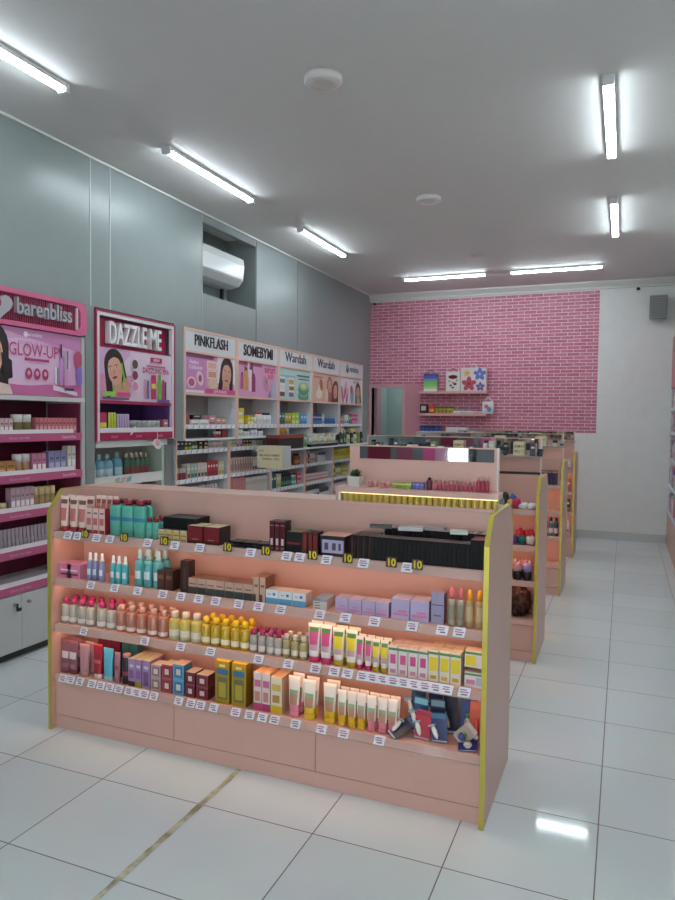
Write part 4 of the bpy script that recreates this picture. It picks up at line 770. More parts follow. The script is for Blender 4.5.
for k in range(7):
    goods('toner_bottle', bottle, B_(.06, .19 if k % 2 else .16, ['#2a3a34', '#3f5a50', '#c9c98a', '#1f2a30', '#d9d2b0', '#7a8a3a', '#23302c'][k], '#c9c2a8' if k % 2 else '#1d2224', '#8a9a7a'), (-3.5, 8.6 + k * .13, 1.233), PI / 2, 'dark-toned bottle on the wall ledge, %s from the black tray' % ORD[k], 'bottle', 'bottles at the end of the wall ledge', True)

# cream notice box hung at the ledge end
o = thing('notice_box', 'cream notice box with printed lines hung at the ledge end', 'sign', (-3.35, 6.32, 1.06))
k = MB(); k.box(-.145, .145, .002, .19, 0, .225, mat('#c6cac8', .4), .003); put('box_body', k, o)
k = MB(); k.box(-.145, .14, -.003, .001, .0, .225, mat('#e3d7b0', .5)); MB.text(k, 'OTC', -.1, .165, .03, mat('#4a4636', .5), -.0036)
MB.text(k, 'BELANJA HEMAT', .0, .12, .032, mat('#3a3830', .5), -.0036, bold=.01); MB.text(k, 'HARGA 1 PCS', .01, .082, .032, mat('#3a3830', .5), -.0036, bold=.01)
put('notice_face', k, o)
k = MB(); k.box(-.2, -.1, .192, .199, .12, .16, STEEL); put('hanger', k, o)

# ------------------------------------------------------------------ magenta-framed unit
MAG = mat('#a3244e', .35); PURP = mat('#4f2f63', .5); MINT = mat('#cfd8d2', .4)
y0, y1 = 4.032, 4.998; W = y1 - y0
t = thing('wall_shelf_unit', 'magenta-framed wall unit with white capital letters and portrait advert', 'shelf', (XL, y0, 0), PI / 2)
fr = MB()
for a0, a1, z0, z1 in ((0, .012, 1.388, 2.356), (W - .012, W, 1.388, 2.356), (.012, W - .012, 2.344, 2.356)):
    fr.box(a0, a1, -.016, .02, z0, z1, MAG)
put('outer_frame', fr, t)
fr = MB()
for a0, a1, z0, z1 in ((.013, .04, 1.388, 2.343), (W - .04, W - .013, 1.388, 2.343), (.04, W - .04, 2.316, 2.343)):
    fr.box(a0, a1, -.012, .02, z0, z1, mat('#d9d3d6', .35))
put('inner_frame', fr, t)
hb = MB(); hb.box(.041, W - .041, .05, .06, 2.095, 2.315, MAG); hb.box(.041, W - .041, -.005, .05, 2.09, 2.095, MAG); ho = put('sign_board', hb, t)
tx = MB(); tx.text('DAZZLE ME', W / 2 - .0, 2.125, .235, mat('#e4e2e3', .3), .049, .045, .014, .52); put('sign_lettering', tx, ho)
w, h = W - .084, .395
p = Poster(w, h, '#dcc6d8')
p.poly([(0, h * .2), (w * .4, h * .9), (w * .4, h), (0, h)], '#d2a8cc'); p.poly([(0, 0), (w * .3, 0), (w * .5, h * .5), (0, h * .5)], '#d890b4')
p.poly([(w * .16, h * .1), (w * .36, h * .1), (w * .36, h * .32), (w * .26, h * .4), (w * .16, h * .26)], '#8fbf3a')
p.face(w * .2, h * .6, h * .29, .22, turn=-.14); p.poly([(w * .3, h * .12), (w * .4, h * .14), (w * .38, h * .36), (w * .31, h * .5), (w * .29, h * .3)], '#cf9a80'); p.poly([(w * .27, h * .72), (w * .29, h * .74), (w * .335, h * .38), (w * .315, h * .36)], '#7cc23a')
p.rect(w * .04, h * .08, w * .2, h * .17, '#8fc45a'); p.rect(w * .22, h * .08, w * .4, h * .17, '#d95a8a'); p.rect(w * .04, h * .02, w * .38, h * .06, '#6a5a8a')
for v, c in ((.74, '#5f4a3a'), (.52, '#8a3a5a'), (.3, '#d98ab0')): p.oval(w * .46, h * v, .045, .045, '#e6d2de'); p.oval(w * .46, h * v, .036, .036, c)
p.rect(w * .68, h * .82, w * .85, h * .92, '#b82a55'); p.word('NEW', w * .765, h * .84, .035, '#f2e3ea', .01); p.rect(w * .62, h * .72, w * .9, h * .755, '#c06a90'); p.word('DAZZLING ERA', w * .76, h * .59, .062, '#b83a6a', .014, .8)
for u, c, hh, ww in ((.6, '#d98fa0', .4, .012), (.64, '#6a6f9a', .38, .016), (.725, '#c22f5f', .5, .03), (.81, '#6fa83a', .52, .02), (.865, '#b83a6a', .42, .012), (.9, '#7a2a4a', .38, .012)):
    p.rect(w * u - ww, h * .06, w * u + ww, h * (.06 + hh), c)
p.rect(w * .72 - .028, h * .28, w * .72 + .03, h * .38, '#d9cf4a'); p.rect(w * .78, 0, w * .97, h * .06, '#6f5aa0')
put('advert_panel', p, t, (.042, .0, 1.692))
lr = MB(); lr.box(.041, W - .041, -.004, .012, 1.668, 1.69, MAG); put('lower_rail', lr, t)
ins = MB(); ins.box(.041, W - .041, .3, .31, 1.45, 2.08, PURP); ins.box(.041, .05, .013, .3, 1.45, 1.668, PURP); ins.box(W - .05, W - .041, .013, .3, 1.45, 1.668, mat('#7a4f94', .5)); put('purple_lining', ins, t)
sh = MB(); sh.box(.041, W - .041, .0, .3, 1.43, 1.45, mat('#e3dfe2', .4)); so = put('shelf', sh, t)
r = MB(); r.box(.041, W - .041, -.014, -.002, 1.45, 1.485, mat('#e0dce0', .3)); put('white_lip', r, so)
r = MB(); r.box(.041, W - .041, -.016, -.001, 1.392, 1.448, MAG)
for c_ in (.2, .5, .78): MB.text(r, 'dazzle', W * c_, 1.41, .03, mat('#d98aa8', .4), -.0164, bold=.01)
put('shelf_rail', r, so)
rb = MB()
rb.add([(.37, -.02, 1.43), (.39, -.022, 1.43), (.42, -.02, 1.49), (.44, -.02, 1.495)], [(0, 1, 3, 2)], WHITE); rb.add([(.40, -.021, 1.455), (.425, -.021, 1.45), (.46, -.021, 1.478), (.44, -.021, 1.487)], [(0, 1, 2, 3)], WHITE); put('ribbon_bow', rb, t)
lo = MB(); lo.box(.0, .04, .09, .3, 0, 1.385, MINT); put('base_side_panel', lo, t)
lo = MB(); lo.box(W - .05, W - .01, .09, .3, 0, 1.385, mat('#bfd2bf', .4)); put('base_side_panel', lo, t)
lo = MB(); lo.box(.041, W - .051, .3, .31, 0, 1.385, INN); put('back_panel', lo, t)
lo = MB(); lo.box(.041, W - .051, .03, .3, 1.335, 1.386, mat('#e2e8e4', .4)); put('counter_board', lo, t)
for z in (1.075, .80):
    sh = MB(); sh.box(.041, W - .051, .085, .3, z - .02, z, MINT); so = put('shelf', sh, t)
    r = MB(); r.box(.041, W - .051, .078, .0845, z - .045, z + .035, mat('#dfe3df', .3))
    if z > 1:
        for k, c in enumerate(('#8fb8b8', '#d9a8b0', '#7fb0b0')): r.quad([(.3 + .07 * k, .0774, z - .03), (.36 + .07 * k, .0774, z - .02), (.37 + .07 * k, .0774, z + .02), (.31 + .07 * k, .0774, z + .01)], c)
    put('shelf_rail', r, so)
pl = MB(); pl.box(.041, W - .051, .11, .3, 0, .4, MINT); put('plinth_cabinet', pl, t)
o = thing('hang_tag', 'white and pink oval tag dangling below the magenta unit shelf', 'tag', (XL + .045, y0 + .68, 1.30), PI / 2)
k = MB(); k.ell(0, .05, .055, .04, mat('#e6e0e0', .5), 0, -.5); k.ell(-.005, .06, .035, .024, mat('#d9a0a8', .5), -.0008, -.5); put('tag_card', k, o)
k = MB(); k.box(-.002, .002, -.001, .001, .085, .145, WHITE); put('string', k, o)
u = 'magenta-framed unit'; a, b = y0 + .06, y1 - .06
XM = XL - .004
wall_row(a, b, 1.45, XM, u, 'upper shelf', [(1, carton, 'product_carton', C(.07, .15, '#b52f5a', ((0, .25, 1, .5, '#d9cf4a'),), .06), 'magenta and yellow carton', 'box'), (3, tube, 'lip_gloss', dict(w=.026, h=.15, body='#c2c83a', cap='#6a4a78'), 'yellow lip gloss', 'lip gloss', .03), (5, tube, 'lip_gloss', dict(w=.026, h=.14, body='#b9a0c4', cap='#8a9a3a'), 'lilac lip gloss', 'lip gloss'), (3, jar, 'powder_jar', dict(w=.06, h=.09, body='#8a8f8f', lid='#a8adad'), 'grey powder jar', 'jar', .02), (3, jar, 'powder_jar', dict(w=.055, h=.09, body='#99a09c', lid='#b8bdb8'), 'pale grey powder jar', 'jar'), (2, carton, 'product_carton', C(.06, .1, '#b8707a', lb('#8a3a4a')), 'dusty rose carton', 'box', .03), (1, carton, 'product_carton', C(.07, .06, '#c2828a', lb('#8a3a4a')), 'low rose carton', 'box')])
XM2 = XLO - .012
wall_row(a, b, 1.075, XM2, u, 'bottle shelf', [(3, bottle, 'shampoo_bottle', B_(.09, .2, '#7fb0c4', '#a9c8d4', '#c9dfe6', cap_w=.35, shoulder=.3), 'pale blue bottle with tapered neck', 'bottle', .01), (1, bottle, 'shampoo_bottle', B_(.09, .215, '#6fa4ba', '#8fb8c4', '#b8d2da', cap_w=.35, shoulder=.3), 'pale blue pump bottle standing apart', 'bottle', .02), (5, bottle, 'shampoo_bottle', B_(.058, .2, '#3f6a52', '#b8a890', '#8a3f42', cap_w=.45, shoulder=.2), 'dark green bottle with beige cap', 'bottle', .015), (1, carton, 'printed_bag', C(.13, .2, '#c4c2ba', ((.35, .5, .6, .8, '#8a6a52'), (.3, .2, .7, .45, '#7f9a70'), (.2, .1, .5, .2, '#a8605a')), .08), 'white bag with garden print', 'bag', .02)])
wall_row(a, b, .80, XM2, u, 'shelf below the bottles', [(3, carton, 'product_carton', C(.09, .21, '#8a5f5a'), 'brown carton', 'box'), (3, carton, 'product_carton', C(.09, .2, '#1f2422'), 'black carton', 'box', .02), (3, carton, 'product_carton', C(.07, .2, '#b88a92'), 'dusty pink carton', 'box', .02)])

# ------------------------------------------------------------------ rounded pink unit
ROSE = mat('#d2628a', .35); DEEP = mat('#6a1236', .5); DEEPL = mat('#9a2c50', .45)
y0, y1 = 2.742, 3.922; W = y1 - y0
t = thing('wall_shelf_unit', 'pink wall unit with rounded header, silver letters and lip gloss advert', 'shelf', (XL, y0, 0), PI / 2)
def rrect(x0, x1, z0, z1, r, n=6):
    o = []
    for cx, cz, a in ((x1 - r, z1 - r, 0), (x0 + r, z1 - r, PI / 2), (x0 + r, z0 + r, PI), (x1 - r, z0 + r, 1.5 * PI)):
        o += [(cx + r * math.cos(a + PI / 2 * k / n), cz + r * math.sin(a + PI / 2 * k / n)) for k in range(n + 1)]
    return o
outr, inr = rrect(0, W, 2.135, 2.366, .05), rrect(.05, W - .06, 2.165, 2.335, .05)
hf = MB(); n = len(outr)
V = [(x, -.03, z) for x, z in outr] + [(x, -.03, z) for x, z in inr] + [(x, .02, z) for x, z in outr] + [(x, -.01, z) for x, z in inr]
hf.add(V, [(i, (i + 1) % n, n + (i + 1) % n, n + i) for i in range(n)] + [(i, (i + 1) % n, 2 * n + (i + 1) % n, 2 * n + i) for i in range(n)] + [(n + i, n + (i + 1) % n, 3 * n + (i + 1) % n, 3 * n + i) for i in range(n)], ROSE)
ho = put('header_frame', hf, t)
fb = MB()
for k in range(62):
    xa = .03 + k * (W - .07) / 62
    fb.box(xa, xa + .011, -.014, -.004, 2.15, 2.35, DEEPL)
fb.box(.03, W - .04, -.004, .015, 2.15, 2.35, mat('#7d1d42', .5)); put('fluted_board', fb, ho)
sl = MB(); sl.box(W - .095, W - .082, -.028, -.012, 2.175, 2.325, mat('#e0c4cc', .3)); put('light_strip', sl, ho)
SIL = mat('#aaa5ac', .35, .3)
tx = MB(); tx.text('barenbliss', .79, 2.215, .145, SIL, -.012, .03, .02, .82)
for k in range(9): pass
hx = .42
heart = [(hx + .11 * .0625 * 16 * math.sin(a) ** 3 * .9, 2.245 + .0055 * (13 * math.cos(a) - 5 * math.cos(2 * a) - 2 * math.cos(3 * a) - math.cos(4 * a))) for a in [2 * PI * k / 28 for k in range(28)]]
tx.prism(heart, -.045, -.012, SIL)
tx.ell(hx - .015, 2.26, .028, .032, DEEPL, -.0455)
put('sign_lettering', tx, ho)
w, h = W - .07, .425
p = Poster(w, h, '#d9a6cb')
p.poly([(0, 0), (w, 0), (w, h * .2), (0, h * .12)], '#c66a9c'); p.poly([(w * .3, h), (w, h), (w, h * .75), (w * .5, h * .9)], '#c885b4'); p.oval(w * .55, h * .5, .4, .15, '#e3bcd9')
p.face(w * .3, h * .58, h * .36, -.1, turn=.1); p.poly([(w * .22, 0), (w * .46, 0), (w * .44, h * .14), (w * .3, h * .2)], '#e0c2bb'); p.poly([(w * .38, h * .62), (w * .455, h * .5), (w * .46, h * .25), (w * .4, h * .2)], '#241c22')
p.word('barenbliss', w * .62, h * .9, .032, '#efe2ec', .01); p.oval(w * .555, h * .92, .018, .018, '#efe2ec')
p.word('POWER UP & GLOW', w * .64, h * .765, .034, '#c487b0', .004); p.word('GLOW-UP!', w * .63, h * .595, .115, '#c0447c', .004, .78)
p.rect(w * .545, h * .525, w * .73, h * .565, '#b8356e'); p.rect(w * .575, h * .49, w * .7, h * .5, '#c487b0')
for k in range(3): p.oval(w * (.575 + .062 * k), h * .33, .027, .038, '#b02e60'); p.oval(w * (.575 + .062 * k), h * .34, .013, .016, '#e0a8c0')
p.poly([(w * .76, h * .1), (w * .96, h * .02), (w * .96, h * .08), (w * .76, h * .18)], '#e6d3e0')
p.rect(w * .775, h * .2, w * .8, h * .46, '#ece6ea'); p.rect(w * .79, h * .2, w * .8, h * .46, '#7a6a74'); p.rect(w * .815, h * .2, w * .84, h * .62, '#c58ac4'); p.rect(w * .82, h * .62, w * .832, h * .84, '#3a2430'); p.rect(w * .855, h * .18, w * .885, h * .45, '#d79ac2'); p.rect(w * .857, h * .45, w * .883, h * .74, '#b9aeb8'); p.rect(w * .872, h * .45, w * .883, h * .74, '#6a5f68')
p.oval(w * .97, h * .62, .04, .06, '#b84a6a'); p.oval(w * .98, h * .35, .03, .07, '#8a6ac0'); p.rect(w * .85, h * .1, w * .93, h * .14, '#3a3038')
put('advert_panel', p, t, (.03, -.01, 1.703))
lr = MB(); lr.box(.0, W, -.012, .02, 1.67, 1.70, mat('#c9c6c6', .4)); put('lower_rail', lr, t)
bk = MB(); bk.box(.03, W - .036, .32, .33, .06, 1.67, DEEP); put('back_panel', bk, t)
for a, nm in ((0, 1), (W - .035, 2)):
    s_ = MB(); s_.box(a, a + .035, -.01, .32, 0, 2.13, mat('#b5b4b4', .4)); s_.box(a + (.0351 if nm == 1 else -.003), a + (.038 if nm == 1 else -.0001), .0, .3, .5, 1.66, mat('#8d3a55', .5)); put('side_panel', s_, t)
for k, z in enumerate((1.452, 1.19, .955, .706, .478)):
    sh = MB(); sh.box(.036, W - .036, -.01, .318, z - .02, z, mat('#dcd6d8', .4)); so = put('shelf', sh, t)
    r = MB(); r.box(.036, W - .036, -.016, -.0105, z - .05, z + .002, mat('#b8577f', .4)); MB.text(r, 'barenbliss', W - .16, z - .035, .032, mat('#e6b8cb', .4), -.0166, bold=.01); MB.text(r, 'bloom into bliss', W * .5, z - .033, .026, mat('#dca0ba', .4), -.0166); put('shelf_rail', r, so)
    r = MB(); r.box(.036, W - .1, .002, .006, z, z + .028, mat('#e3dde0', .35)); put('white_lip', r, so)
cb = MB(); cb.box(.036, W - .036, .005, .3, .05, .425, mat('#c6c7c6', .35)); put('base_cabinet', cb, t)
for xa, xb in ((.04, .597), (.6, W - .04)):
    d = MB(); d.box(xa, xb, -.012, .004, .06, .42, mat('#c2c3c2', .35), .002); do = put('cabinet_door', d, t)
    k = MB(); k.lathe([(.011, 0), (.011, .02), (.008, .022)], STEEL, 12); put('lock', k, do, (xa + (.05 if xa > .5 else .5), -.012, .36), rx=PI / 2)
    if xa < .5:
        k = MB(); k.box(-.004, .004, -.03, -.018, -.03, .01, DARK); k.box(-.004, .03, -.03, -.02, -.04, -.02, DARK); put('key', k, do, (xa + .5, -.012, .36))
tk = MB(); tk.box(.036, W - .036, .03, .3, 0, .05, DARK); put('plinth', tk, t)
u = 'rounded pink unit'; XB = XL - .008; a0 = 3.10
def small(c, lab='#f0e2e2'): return ((.1, .2, .9, .45, lab), (.2, .6, .8, .7, c))
wall_row(a0, 3.87, 1.452, XB, u, 'first shelf', [(6, carton, 'lip_colour_carton', C(.03, .1, '#c9a8ac', small('#8a4a5a'), .05), 'pale rose slim carton', 'box'), (2, jar, 'powder_jar', dict(w=.07, h=.125, body='#6a5a30', lid='#dcd6d0'), 'tall olive jar with white lid', 'jar', .02), (12, carton, 'lip_colour_carton', C(.03, .105, '#c07078', small('#8a3040', '#d9a0a4'), .05), 'coral slim carton', 'box', .015)], )
wall_row(a0, 3.87, 1.19, XB, u, 'second shelf', [(3, carton, 'powder_carton', C(.07, .09, '#a87848', small('#7a5230', '#d2a878'), .06), 'caramel carton', 'box'), (2, jar, 'powder_jar', dict(w=.06, h=.13, body='#a98058', lid='#e0dad8'), 'tan jar with white lid', 'jar'), (3, carton, 'lip_colour_carton', C(.036, .13, '#b87890', small('#8a4a64'), .05), 'mauve pink carton', 'box'), (3, carton, 'powder_carton', C(.05, .14, '#8a86ac', small('#5a5a84', '#b8b4d0'), .05), 'periwinkle carton', 'box', .02), (4, carton, 'powder_carton', C(.036, .17, '#cdc8ba', small('#8aa08a'), .05), 'cream carton', 'box', .01), (2, carton, 'powder_carton', C(.045, .18, '#d0b4b4', small('#a88a8a'), .05), 'pale blush carton by the side panel', 'box', .02)])
wall_row(a0, 3.85, .955, XB, u, 'third shelf', [(3, jar, 'powder_jar', dict(w=.05, h=.06, body='#b89a5a', lid='#d9c9a0'), 'gold pot', 'jar'), (5, carton, 'lip_colour_carton', C(.034, .15, '#b898a4', small('#8a6a78'), .05), 'dull pink slim carton', 'box', .02), (4, jar, 'powder_jar', dict(w=.044, h=.14, body='#a88a58', lid='#d2b88a'), 'tall gold jar', 'jar'), (3, carton, 'powder_carton', C(.04, .09, '#8a6a80', small('#5a4058'), .05), 'plum carton', 'box', .02)])
wall_row(a0, 3.8, .706, XB, u, 'fourth shelf', [(16, tube, 'lipstick_tube', dict(w=.027, h=.14, body='#a89aa4', cap=['#6a4a58'][0]), 'grey lipstick tube', 'lipstick', .01)])

# ================================================================== back-wall shelves
PSH = mat('#d9a3a0', .4)
def wshelf(z, lbl):
    t = thing('wall_shelf', lbl, 'shelf', (-2.27, YB, z))
    b = MB(); b.box(-.485, .485, -.2, -.005, -.035, 0, PSH, .003); put('shelf_board', b, t)
    b = MB(); b.box(-.485, .485, -.012, -.0045, 0.0, .02, PSH); put('wall_strip', b, t)
wshelf(1.985, 'upper pink floating shelf on the brick wall'); wshelf(1.668, 'middle pink floating shelf on the brick wall'); wshelf(1.41, 'lowest pink floating shelf on the brick wall')
YS = YB - .11
def bag(w, h, d, bands, handle=None):
    """paper carrier with stepped print"""
    b = MB(); x, y = w / 2, d / 2; n = len(bands)
    for k, c in enumerate(bands): b.box(-x, x, -y, y, h * k / n, h * (k + 1) / n, mat(c, .5))
    out = [('bag_body', b)]
    if handle:
        q = MB()
        for s in (-1, 1):
            P = [(-.045 + .09 * i / 8, h + .05 * math.sin(PI * i / 8)) for i in range(9)]
            for i in range(8):
                q.add([(P[i][0], s * y, P[i][1]), (P[i + 1][0], s * y, P[i + 1][1]), (P[i + 1][0], s * y, P[i + 1][1] + .008), (P[i][0], s * y, P[i][1] + .008), (P[i][0], s * y * .8, P[i][1]), (P[i + 1][0], s * y * .8, P[i + 1][1])], [(0, 1, 2, 3), (0, 4, 5, 1)], handle)
        out.append(('handle', q))
    return out
def place_bag(name, parts, loc, lb_, extra=None):
    t = thing(name, lb_, 'bag', loc)
    for nm, q in parts: put(nm, q, t)
    if extra: put('printed_front', extra, t)
place_bag('gift_bag', bag(.19, .25, .09, ['#d9e6d2', '#a9d28a', '#8cc46a', '#7fb86a', '#6a9a9a', '#4f5fa8', '#48489a'], '#4a4a8a'), (-2.6, YS, 1.986), 'green and blue shaded gift bag on the upper floating shelf')
e = MB()
for cu, cv, r, c in ((0, .2, .04, '#a83a48'), (-.035, .2, .03, '#8d2c3c'), (.035, .2, .03, '#8d2c3c'), (-.03, .08, .02, '#5f5a5a'), (.03, .1, .025, '#4f4a4c'), (.0, .05, .02, '#6a5f5f'), (-.05, .14, .014, '#777777'), (.055, .15, .014, '#777777'), (.0, .12, .014, '#a85a62')):
    e.ell(cu, cv, r, r * .8, mat(c, .5), -.0462)
place_bag('gift_bag', bag(.2, .27, .09, ['#ddd6d0', '#e0d9d4', '#dcd4ce', '#d9d0cc', '#d6cfcb'], '#6a3038'), (-2.27, YS, 1.986), 'white gift bag with dark red bow print', e)
e = MB()
def flower(m, u, v, r, c, cc):
    for k in range(5):
        a = PI / 2 + 2 * PI * k / 5; m.ell(u + r * .55 * math.cos(a), v + r * .55 * math.sin(a), r * .52, r * .34, mat(c, .5), -.0462 - .0003 * k, a)
    m.ell(u, v, r * .2, r * .2, mat(cc, .5), -.049)
flower(e, -.06, .1, .1, '#b0485a', '#7a2c3c'); flower(e, .09, .235, .085, '#5f70c0', '#d2c06a'); flower(e, .1, .06, .06, '#6a5a9a', '#d2c06a'); flower(e, -.09, .25, .05, '#d9b06a', '#8a5a3a')
place_bag('gift_bag', bag(.36, .33, .09, ['#d6c9c9', '#d9cdcb', '#d6c6c6'], '#d9d2d2'), (-1.98, YS, 1.986), 'large flower-print gift bag, red and blue blossoms', e)
goods('product_carton', carton, C(.1, .13, '#3a2228', ((.2, .3, .9, .8, '#d2c8b8'),), .08), (-2.7, YS, 1.669), 0, 'dark carton with cream face on the middle floating shelf', 'box', None, True)
goods('toner_bottle', bottle, B_(.09, .14, '#c2402f', '#d9604a', '#e0b04a'), (-2.58, YS, 1.669), 0, 'red bottle with orange label on the middle floating shelf', 'bottle', None, True)
for k in range(5):
    goods('snack_tin', carton, C(.05, .1, '#8a3a2a', ((0, .35, 1, .7, '#8ab03a'), (.1, .05, .9, .25, '#d9a83a')), .05), (-2.5 + .055 * k, YS, 1.669), 0, 'red and green striped tin, %s from the doorway, middle floating shelf' % ORD[k], 'tin', 'striped tins on the middle floating shelf', True)
for k in range(3):
    goods('soap_box', carton, C(.09, .04, ['#cfdcd8', '#a8cfc4', '#d2d9d4'][k], lb('#8ab8a8'), .07), (-2.21 + .095 * k, YS, 1.669), 0, 'low mint soap box, %s from the tins' % ORD[k], 'box', 'mint soap boxes on the middle floating shelf', True)
for k in range(2):
    goods('soap_box', carton, C(.08, .035, '#d9b0b0', lb('#c98a8f'), .07), (-1.99 + .085 * k - .06 + .11, YS, 1.669), 0, 'low pink soap box, %s from the mint ones' % ORD[k], 'box', 'pink soap boxes on the middle floating shelf', True)
e = MB(); e.ell(-.02, .1, .03, .03, mat('#c07a80', .5), -.0462); e.ell(.02, .06, .03, .035, mat('#6f84a8', .5), -.0466)
place_bag('storage_pouch', bag(.15, .17, .09, ['#b9c2d0', '#d2d2d4', '#dcdad8', '#e3e1df'], '#e3e1df'), (-1.77, YS, 1.669), 'white spouted pouch at the bare end of the middle floating shelf', e)
for k in range(6):
    goods('cream_jar', jar, dict(w=.05, h=.08, body='#2f5fa0', lid='#24457a'), (-2.73 + .055 * k, YS, 1.411), 0, 'blue jar, %s from the doorway, lowest floating shelf' % ORD[k], 'jar', 'blue jars on the lowest floating shelf', True)
goods('storage_tub', carton, C(.3, .06, '#c9ccce', ((0, .7, 1, 1, '#e3e4e4'),), .14), (-2.2, YS, 1.411), 0, 'long pale lidded tub on the lowest floating shelf', 'box', None, True)

# ================================================================== gondolas
def end_profile(d, front, back):
    """side outline (y, z) of a gondola end: straight to 1.1, then slanting in to a flat top at 1.2"""
    return [(front, 0), (front, 1.098), (front + .085, 1.2), (back - .085, 1.2), (back, 1.098), (back, 0)]
WARM = mat('#ffd9b4', .5, emit=9.5)
def gondola(label, x0, x1, y, depth, seams, hx0, shelves=(.995, .762, .53, .275), led=True):
    """double-sided display gondola; its front at y"""
    t = thing('shelf_gondola', label, 'gondola', ((x0 + x1) / 2, y, 0))
    cx = (x0 + x1) / 2; a, b = x0 - cx, x1 - cx
    T = .018
    for s, xa in ((0, a), (1, b - T)):
        e = MB(); e.prism_x(end_profile(depth, 0, depth), xa, xa + T, PINKB); eo = put('end_panel', e, t)
        g = MB(); pr = end_profile(depth, 0, depth)
        for (ya, za), (yb, zb) in zip(pr[:-1], pr[1:]):
            dy, dz = yb - ya, zb - za; L = math.hypot(dy, dz); ny, nz = -dz / L * .005, dy / L * .005
            g.add([(xa - .001, ya, za), (xa + T + .001, ya, za), (xa + T + .001, yb, zb), (xa - .001, yb, zb), (xa - .001, ya + ny, za + nz), (xa + T + .001, ya + ny, za + nz), (xa + T + .001, yb + ny, zb + nz), (xa - .001, yb + ny, zb + nz)],
                  [(0, 1, 2, 3), (4, 5, 6, 7), (0, 1, 5, 4), (1, 2, 6, 5), (2, 3, 7, 6), (3, 0, 4, 7)], GOLD)
        put('gold_edging', g, eo)
    ia, ib = a + T + .0005, b - T - .0005
    ym0, ym1 = .225, depth - .18
    for yy in (ym0, ym1 - .014):
        k = MB(); k.box(ia, ib, yy, yy + .014, .06, 1.195, PINKB); put('back_panel', k, t)
    k = MB(); k.box(ia, ib, ym0, ym1, 1.196, 1.21, PINKB); put('top_cap', k, t)
    for sgn in (0, 1):
        def Y(v): return v if not sgn else depth - v
        def bx(m, xa, xb, ya, yb, za, zb, mm, bev=0.): m.box(xa, xb, min(Y(ya), Y(yb)), max(Y(ya), Y(yb)), za, zb, mm, bev)
        k = MB(); bx(k, ia, ib, .028, .224, 0, .066, PINKB); put('toe_board', k, t)
        ed = [ia] + [s - cx for s in seams] + [ib]
        k = MB(); bx(k, ia, ib, .045, .224, .067, .239, mat('#8a6258', .6)); put('carcass', k, t)
        for xa, xb in zip(ed[:-1], ed[1:]):
            k = MB(); bx(k, xa + .0015, xb - .0015, .025, .044, .07, .236, PINKB, .0015); put('drawer', k, t)
        for n_, z in enumerate(shelves):
            k = MB(); bx(k, ia, ib, .022, .224, z - .018 if n_ < 3 else .24, z, PINKB); so = put('shelf', k, t)
            if n_ < 3: k = MB(); bx(k, ia, ib, .0222, .0265, z - .038, z - .0182, PINKB); put('front_lip', k, so)  # lip added to keep the light strip's glow off the floor
            k = MB()
            yA, yB = Y(.0215), Y(.008)
            for (za, zb) in ((z - .031, z + .004),):
                k.add([(ia, yA, zb), (ib, yA, zb), (ib, yB, za), (ia, yB, za)], [(0, 1, 2, 3)], ACRYL)
                k.add([(ia, yB, za), (ib, yB, za), (ib, Y(.016), za - .004), (ia, Y(.016), za - .004)], [(0, 1, 2, 3)], ACRYL)
            ro_ = put('price_rail', k, so)
            if sgn == 0: t['rail%d' % n_] = n_
            if led and n_ < 3:
                k = MB(); bx(k, ia + .01, ib - .01, .0285, .0385, z - .0215, z - .0185, WARM); put('light_strip', k, so)
    # mirror header on the top
    if hx0 is not None:
        h0 = hx0 - cx; yb = depth / 2 + .04
        k = MB(); k.box(h0, ib - .016, yb, yb + .02, 1.2105, 1.455, PINKB); ho = put('header_board', k, t)
        k = MB(); k.box(h0 + (.012 if y > 4 else .05), ib - .028, yb - .003, yb - .0005, 1.345 if y > 4 else 1.395, 1.45, MIRROR); k.box(h0 + .012, ib - .028, yb + .0205, yb + .023, 1.345, 1.45, MIRROR); put('mirror_strip', k, ho)
        k = MB(); k.box(ib - .0155, ib - .009, yb - .005, yb + .022, 1.2105, 1.456, mat('#e0d6d2', .4)); put('edge_strip', k, ho)
    return t
G1Y = 2.627
g1 = gondola('long pink gondola nearest the shopfront, stocked with bottles and tubes'.replace('nearest the shopfront', 'standing first from the shopfront'), -2.632, -.457, G1Y, .6, (-1.9, -1.178), -1.16)
# raised ledge of gold slats before the mirror
lx0, lx1 = -1.183 + 1.5445, -.464 + 1.5445
k = MB(); k.box(lx0, lx1, .224, .335, 1.249, 1.272, PINKB); k.box(lx0, lx0 + .012, .232, .335, 1.2105, 1.2485, PINKB); lg = put('raised_ledge', k, g1)
k = MB(); nS = 25; st = (lx1 - lx0 - .03) / nS
GS = mat('#c4ae58', .32, .35)
for i in range(nS):
    xa = lx0 + .028 + i * st
    prf = [(xa + st * (.06 + .88 * q / 5), .238 - .008 * math.sin(PI * q / 5)) for q in range(6)]
    k.loft([[(px, py, 1.211) for px, py in prf] + [(xa + st / 2, .244, 1.211)], [(px, py, 1.247) for px, py in prf] + [(xa + st / 2, .244, 1.247)]], GS, smooth=False)
put('gold_slat_strip', k, lg)
k = MB(); k.box(lx0 + .014, lx0 + .024, .228, .244, 1.211, 1.2485, mat('#e6e2d9', .4)); put('white_end_block', k, lg)
k = MB(); k.box(lx0 + .026, lx1 - .004, .2265, .2295, 1.2465, 1.2487, mat('#ffe2a0', .5, emit=2.)); put('light_strip', k, lg)

